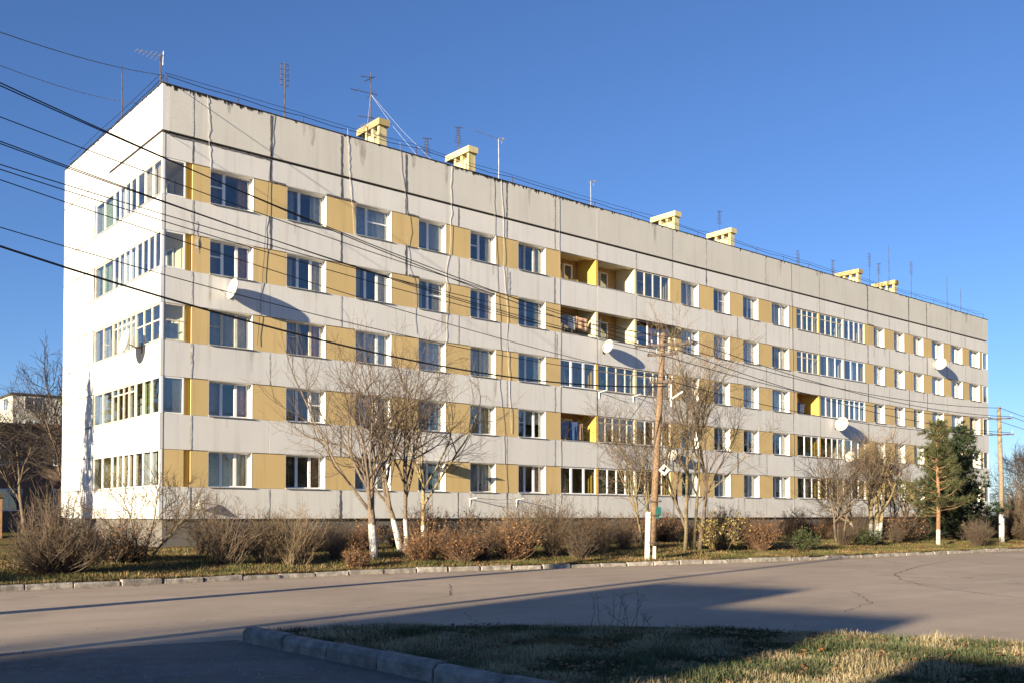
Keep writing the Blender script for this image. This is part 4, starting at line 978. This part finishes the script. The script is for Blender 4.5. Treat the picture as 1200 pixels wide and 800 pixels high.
shrub('red', 3.76, -12.0, .9, 'reddish bush right of the forked whitewashed tree')
shrub('red', 4.5, -12.7, .9, 'reddish bush below the fourth ground floor window')
shrub('brown2', 5.5, -12.4, .8, 'bare brown bush below the fifth ground floor window')
shrub('red', 6.46, -12.8, 1.15, 'densest red brown bush by the kerb below the sixth window column')
shrub('tan', 7.6, -12.0, 1.25, 'tall tan bush below the left edge of the middle loggias')
shrub('tan', 8.3, -12.7, 1.1, 'second tall tan bush below the middle loggias')
shrub('brown', 8.77, -13.6, .8, 'bare bush on a short stem midway to the timber pole')
shrub('tan', 11.0, -12.3, .85, 'feathery tan bush just left of the timber pole')
shrub('brown', 12.4, -12.0, .7, 'small bare bush immediately left behind the timber pole')
shrub('yellow', 16.08, -13.66, 1.05, 'shrub with faded yellow leaves right of the crooked trees')
shrub('red', 17.86, -14.0, 1.1, 'red brown bush right of the yellow leaved shrub')
shrub('brown2', 18.9, -13.2, .8, 'bare dull brown bush right of the yellow leaved shrub')
shrub('green', 19.82, -14.76, .8, 'dark green bush with a thin bare stem by the kerb')
shrub('brown2', 24.0, -13.9, .7, 'low bare brown bush left in front of the multi stem tree')
shrub('green', 25.4, -14.2, .85, 'dark green bush in front of the multi stem tree')
shrub('brown', 28.3, -13.9, .6, 'low bare brown bush right before the multi stem tree')
shrub('brown', 26.8, -13.0, .9, 'bare brown bush beside the whitewashed stems')
shrub('dark', 30.6, -13.0, 1.3, 'dark bush right of the whitewashed multi stem tree')
shrub('dry', 36.5, -11.0, 1.1, 'clump of dry tan stalks standing before the dark plinth')
shrub('brown', 31.5, -16.0, .7, 'low bare bush left of the right hand pole')
shrub('brown', 33.2, -15.4, .7, 'low bare bush close to the right hand pole')
shrub('round', 40.0, -14.6, 1.3, 'big brown bush at the right edge behind the pole', sz=1.6)
shrub('round', 44.5, -13.0, 1.5, 'second big brown bush at the right edge', sz=1.9)
shrub('round', 48.0, -16.0, 1.5, 'third big brown bush at the right edge', sz=1.9)
o = None
shrub('round', -11.7, -13.0, 1.0, 'bush by the kerb beyond the left edge')
# dead weed stalks sticking up on the island
wd = MB()
for q in range(11):
    x, y = 1.4+random.gauss(0, .25), 12.6+random.gauss(0, .3); h = random.uniform(.18, .5); p = Vector((x, y, .12)); e = p+Vector((random.gauss(0,.12), random.gauss(0,.12), h))
    wd.tube([p, (p+e)/2+Vector((random.gauss(0,.02),0,0)), e], [.004,.003,.002], 3)
    for _ in range(4): m = p.lerp(e, random.uniform(.5, 1)); wd.tube([m, m+Vector((random.gauss(0,.06), random.gauss(0,.06), random.uniform(.02,.1)))], [.003,.002], 3)
tag(wd.build('dead_weed', MTD), 'clump of dead weed stalks on the far side of the island', 'weed', kind='stuff')

# ------------------------------------------------------------------ conifers
def needles(n, length, width, rg):
    pass
def pine_parts(seed, h, rad, clear, dens, mat, bark, conic=True, tl=.22, nt_=14, nw=.013, sc_t=.085):
    rg = random.Random(seed); nr = np.random.RandomState(seed); b = MB(); tufts = []
    b.tube([(0,0,-.1),(.05,.02,h*.4),(-.03,.03,h*.75),(0,0,h)], [.11*h/6,.085*h/6,.05*h/6,.012], 8)
    z = clear
    while z < h*.97:
        t = (z-clear)/(h-clear); L = rad*((1-t)**.75 if conic else math.sin(math.pi*(.15+.8*t))**.7)*rg.uniform(.65, 1.15)+.12
        for k in range(dens):
            a = rg.random()*6.283; el = rg.uniform(-.05, .35)+.5*t
            d = Vector((math.cos(a)*math.cos(el), math.sin(a)*math.cos(el), math.sin(el))); p = Vector((0,0,z+rg.uniform(-.12,.12))); l = L*rg.uniform(.6, 1.1)
            e = p+d*l+Vector((0,0,l*.18)); b.tube([p, p+d*l*.5, e], [.022,.014,.006], 4, False)
            m = max(3, int(l/.13))
            for j in range(m):
                q = p.lerp(e, .3+.7*(j+rg.random())/m); s = Vector((rg.gauss(0,1), rg.gauss(0,1), rg.gauss(0,.6)))*sc_t*(1+l*.25)
                tufts.append((q+s, (d+s*2+Vector((0,0,.5))).normalized()))
        z += rg.uniform(.16, .30)
    T = np.array([tuple(q[0]) for q in tufts]); D = np.array([tuple(q[1]) for q in tufts]); n = len(T)
    dirs = nr.normal(size=(n, nt_, 3))+D[:, None]*1.3; dirs /= np.linalg.norm(dirs, axis=2)[..., None]
    sd = np.cross(dirs, nr.normal(size=(n, nt_, 3))); sd /= np.linalg.norm(sd, axis=2)[..., None]
    ln = tl*(.6+.7*nr.rand(n, nt_, 1)); B = T[:, None]+dirs*.02
    V = np.stack([B-sd*nw, B+sd*nw, B+dirs*ln], 2).reshape(-1, 3); F = np.arange(len(V)).reshape(-1, 3)
    return b.mesh('trunk', bark, True), npmesh('crown', V, F, mat)
def conifer(name, parts, loc, s, label, grp, rz=0, sz=None):
    t = thing(name, label, 'tree', loc, rz, grp); t.scale = (s, s, sz or s); link('trunk', parts[0], t); link('crown', parts[1], t); return t
MPB = bark_lime('pine_bark', (.30,.17,.09), .9)
pn = pine_parts(61, 6.2, 1.75, 1.5, 4, MND, MPB, True, .26, 18, .016)
pn2 = pine_parts(62, 7.4, 2.0, 1.4, 4, MND, MPB, True, .26, 18, .016)
sp = pine_parts(63, 6.0, 2.1, .25, 6, MNS, MBA, True, .24, 12, .03, .13)
conifer('pine_tree', pn, onv(29.6, -15.2), .92, 'front pine with thin pale trunk before the right end of the block', 'conifers at right')
conifer('pine_tree', pn2, onv(36.8, -11.9), .82, 'taller pine behind the front pine', 'conifers at right', 1.3)
conifer('spruce_tree', sp, onv(35.6, -13.5), .95, 'dense dark spruce reaching the ground left of the right hand pole', 'conifers at right', .4)
conifer('spruce_tree', sp, onv(38.6, -11.2), .80, 'dark spruce behind the right hand pole', 'conifers at right', 2.2)
# slim spruce beyond the left edge: its shadow lies on the end wall
conifer('spruce_tree', sp, (-25.6, 33.4, .3), .75, 'slim spruce beyond the left edge facing the end wall', 'spruces out of view', 0, 1.58)
rg = random.Random(9)
for i in range(6):  # unseen spruces, added only to shade the brick building
    conifer('spruce_tree', sp, (-68+i*4.6+rg.uniform(-1, 1), 41+i*3.2, 0), 2.2, 'large spruce added beyond the left edge to shade the brick building', 'spruces out of view', rg.random()*6, 2.3)
# unseen spruces added at right to darken reflections in the lower windows
rg = random.Random(5)
for i in range(26):
    conifer('spruce_tree', sp, (78+rg.uniform(-8, 14)+i*.3, 2+i*4.1+rg.uniform(-1, 1), 0), 2.3+rg.uniform(-.3, .3), 'tall dark spruce added right of the view to darken window reflections', 'spruces out of view', rg.random()*6, 2.35+rg.uniform(-.25, .4))

# ------------------------------------------------------------------ background at left and right
MBW = facade_mat('far_pale_render', (.62,.59,.52), (.40,.37,.31)); MDB = None
m, nt, N, L, b_ = M_('dark_brick'); br = N.new('ShaderNodeTexBrick'); br.inputs['Scale'].default_value = 3.2
br.inputs['Color1'].default_value = (.20,.12,.085,1); br.inputs['Color2'].default_value = (.15,.095,.07,1); br.inputs['Mortar'].default_value = (.2,.18,.16,1); br.inputs['Mortar Size'].default_value = .012
tc = N.new('ShaderNodeTexCoord'); mp = N.new('ShaderNodeMapping'); mp.inputs['Rotation'].default_value = (R(90), 0, 0); L.new(tc.outputs['Object'], mp.inputs[0]); L.new(mp.outputs[0], br.inputs[0]); L.new(br.outputs[0], b_.inputs['Base Color']); b_.inputs['Roughness'].default_value = .9; MDB = m
def house(name, label, loc, rz, w, dp, h, mat, rows, cols, ww, wh, zs, dz, roofmat, para=0, endcols=0):
    t = thing(name, label, 'building', loc, rz)
    part('wall', mat, (0, w, 0, dp, -.3, h), parent=t); part('roof', roofmat, (-.15, w+.15, -.15, dp+.15, h+.003, h+.25+para), parent=t)
    for r in range(rows):
        for c in range(cols):
            x = (c+.5)*w/cols-ww/2; z = zs+r*dz
            f = glaze('window', 'x', x, x+ww, z, z+wh, -.04, [1, 1], MPV, None, .07, .08, .06, parent=t); q = MB(); q.box(x+.02, x+ww-.02, -.003, .0, z+.02, z+wh-.02); q.build('blind', MRM, f)
        for c in range(endcols):
            y = (c+.5)*dp/endcols-ww/2; z = zs+r*dz
            f = glaze('window', 'y', y, y+ww, z, z+wh, -.04, [1, 1], MPV, None, .07, .08, .06, parent=t); q = MB(); q.box(-.003, 0, y+.02, y+ww-.02, z+.02, z+wh-.02); q.build('blind', MRM, f)
    return t
house('apartment_block', 'pale distant apartment block with sunlit end wall behind the brick building at far left', (-56.4, 110, 0), TH, 40, 12, 15.2, MBW, 5, 9, 2.0, 1.5, 2.4, 2.8, MRF, 0, 2)
house('brick_building', 'dark two storey brick building in shade at far left', (-51.0, 62.5, 0), R(28), 26, 10, 8.0, MDB, 2, 7, 1.7, 1.6, 1.9, 3.3, plain('rusty_roof_edge', (.16,.08,.05), .8))
house('shed', 'low dark shed before the brick building at far left', (-31.0, 47.5, .2), R(30), 5.5, 3, 2.3, MBR, 1, 1, .8, .6, 1.2, 1, MRF)
bare_tree('bare_tree', (52, 92, .2), [(0,0,0,0,1,7.0,.16)], dict(PL, len=[4.4,2.6,1.5,.9], rmin=.014), 71, 'bare tree far behind the right hand pole', MBA, MTD, 'background bare trees')
t2 = [o for o in COL.objects if o.get('label') == 'bare tree far behind the right hand pole'][0]
for q, (x, y, s, rz, lab) in enumerate([(58,98,.9,1.2,'bare tree at the far right edge beyond the pole'),(47.5,90,.75,2.4,'smaller bare tree between block end and right hand pole'),(64,104,1.05,4.0,'tall bare tree farthest right in the distance')]):
    c = copy_tree(t2); c.location = (x, y, .2); c.rotation_euler[2] = rz; c.scale = (s, s, s); c['label'] = lab
for q, (x, y, s, lab) in enumerate([(49,82,2.2,'dark thicket beyond the block end, left part'),(54,86,2.4,'dark thicket beyond the block end, middle part'),(60,92,2.6,'dark thicket beyond the block end, right part')]):
    t = thing('shrub', lab, 'shrub', (x, y, 0), q*1.7, 'thicket beyond the block'); t.scale = (s*1.4, s*1.4, s*1.6); link('stems', SM['dark'][0], t); link('foliage', SM['dark'][1], t)

# ------------------------------------------------------------------ what stands behind the camera and shades the foreground
def na(n, a, z=0): return NV*n+LH*a+Vector((0, 0, z))
tE = math.tan(EL)
t = thing('brick_house', 'stepped brick house behind the viewpoint shading the asphalt', 'building', na(-10.7, -28), -AZ)
h1, h2 = (20.3+28)*tE, (15.6+28)*tE
part('wall', MDB, (0, 3.5, -9, 0, -.2, h1), parent=t); part('wall', MDB, (3.502, 6.9, -9, -.05, -.2, h2), parent=t)
part('parapet', MPL, (-.05, 3.55, -9.05, .03, h1+.002, h1+.12), parent=t); part('parapet', MPL, (3.56, 6.95, -9.05, -.02, h2+.002, h2+.12), parent=t)
for x in (1.2, 4.6):
    for z in (1.0, 3.8): f = glaze('window', 'x', x, x+1.2, z, z+1.4, .0, [1, 1], MPV, parent=t)
t = thing('garage', 'low garage behind the viewpoint', 'garage', na(-2.4, -14), -AZ)
hg = (11.5+14)*tE; part('wall', MDB, (0, 4.5, -5, 0, -.2, hg-.15), parent=t); part('roof', MRF, (-.1, 4.6, -5.1, .1, hg-.148, hg), parent=t); part('door', MBR, (1, 3.4, .003, .05, 0, 2.2), parent=t)
t = thing('utility_pole', 'timber utility pole behind the viewpoint at left', 'pole', na(-11.3, -12))
b = MB(); b.tube([(0,0,0),(0,0,(37+12)*tE)], [.15,.11], 10); b.build('pole', MPO, t, True)
for q, (n_, a_, s, lab) in enumerate([(-5.6,-62,1.0,'bare tree behind the viewpoint beyond the brick house'),(-9.0,-66,1.15,'tall bare tree behind the viewpoint beyond the brick house')]):
    c = copy_tree(t2); c.location = na(n_, a_); c.scale = (s*1.2, s*1.2, s*1.45); c['label'] = lab; c['group'] = 'bare trees out of view'
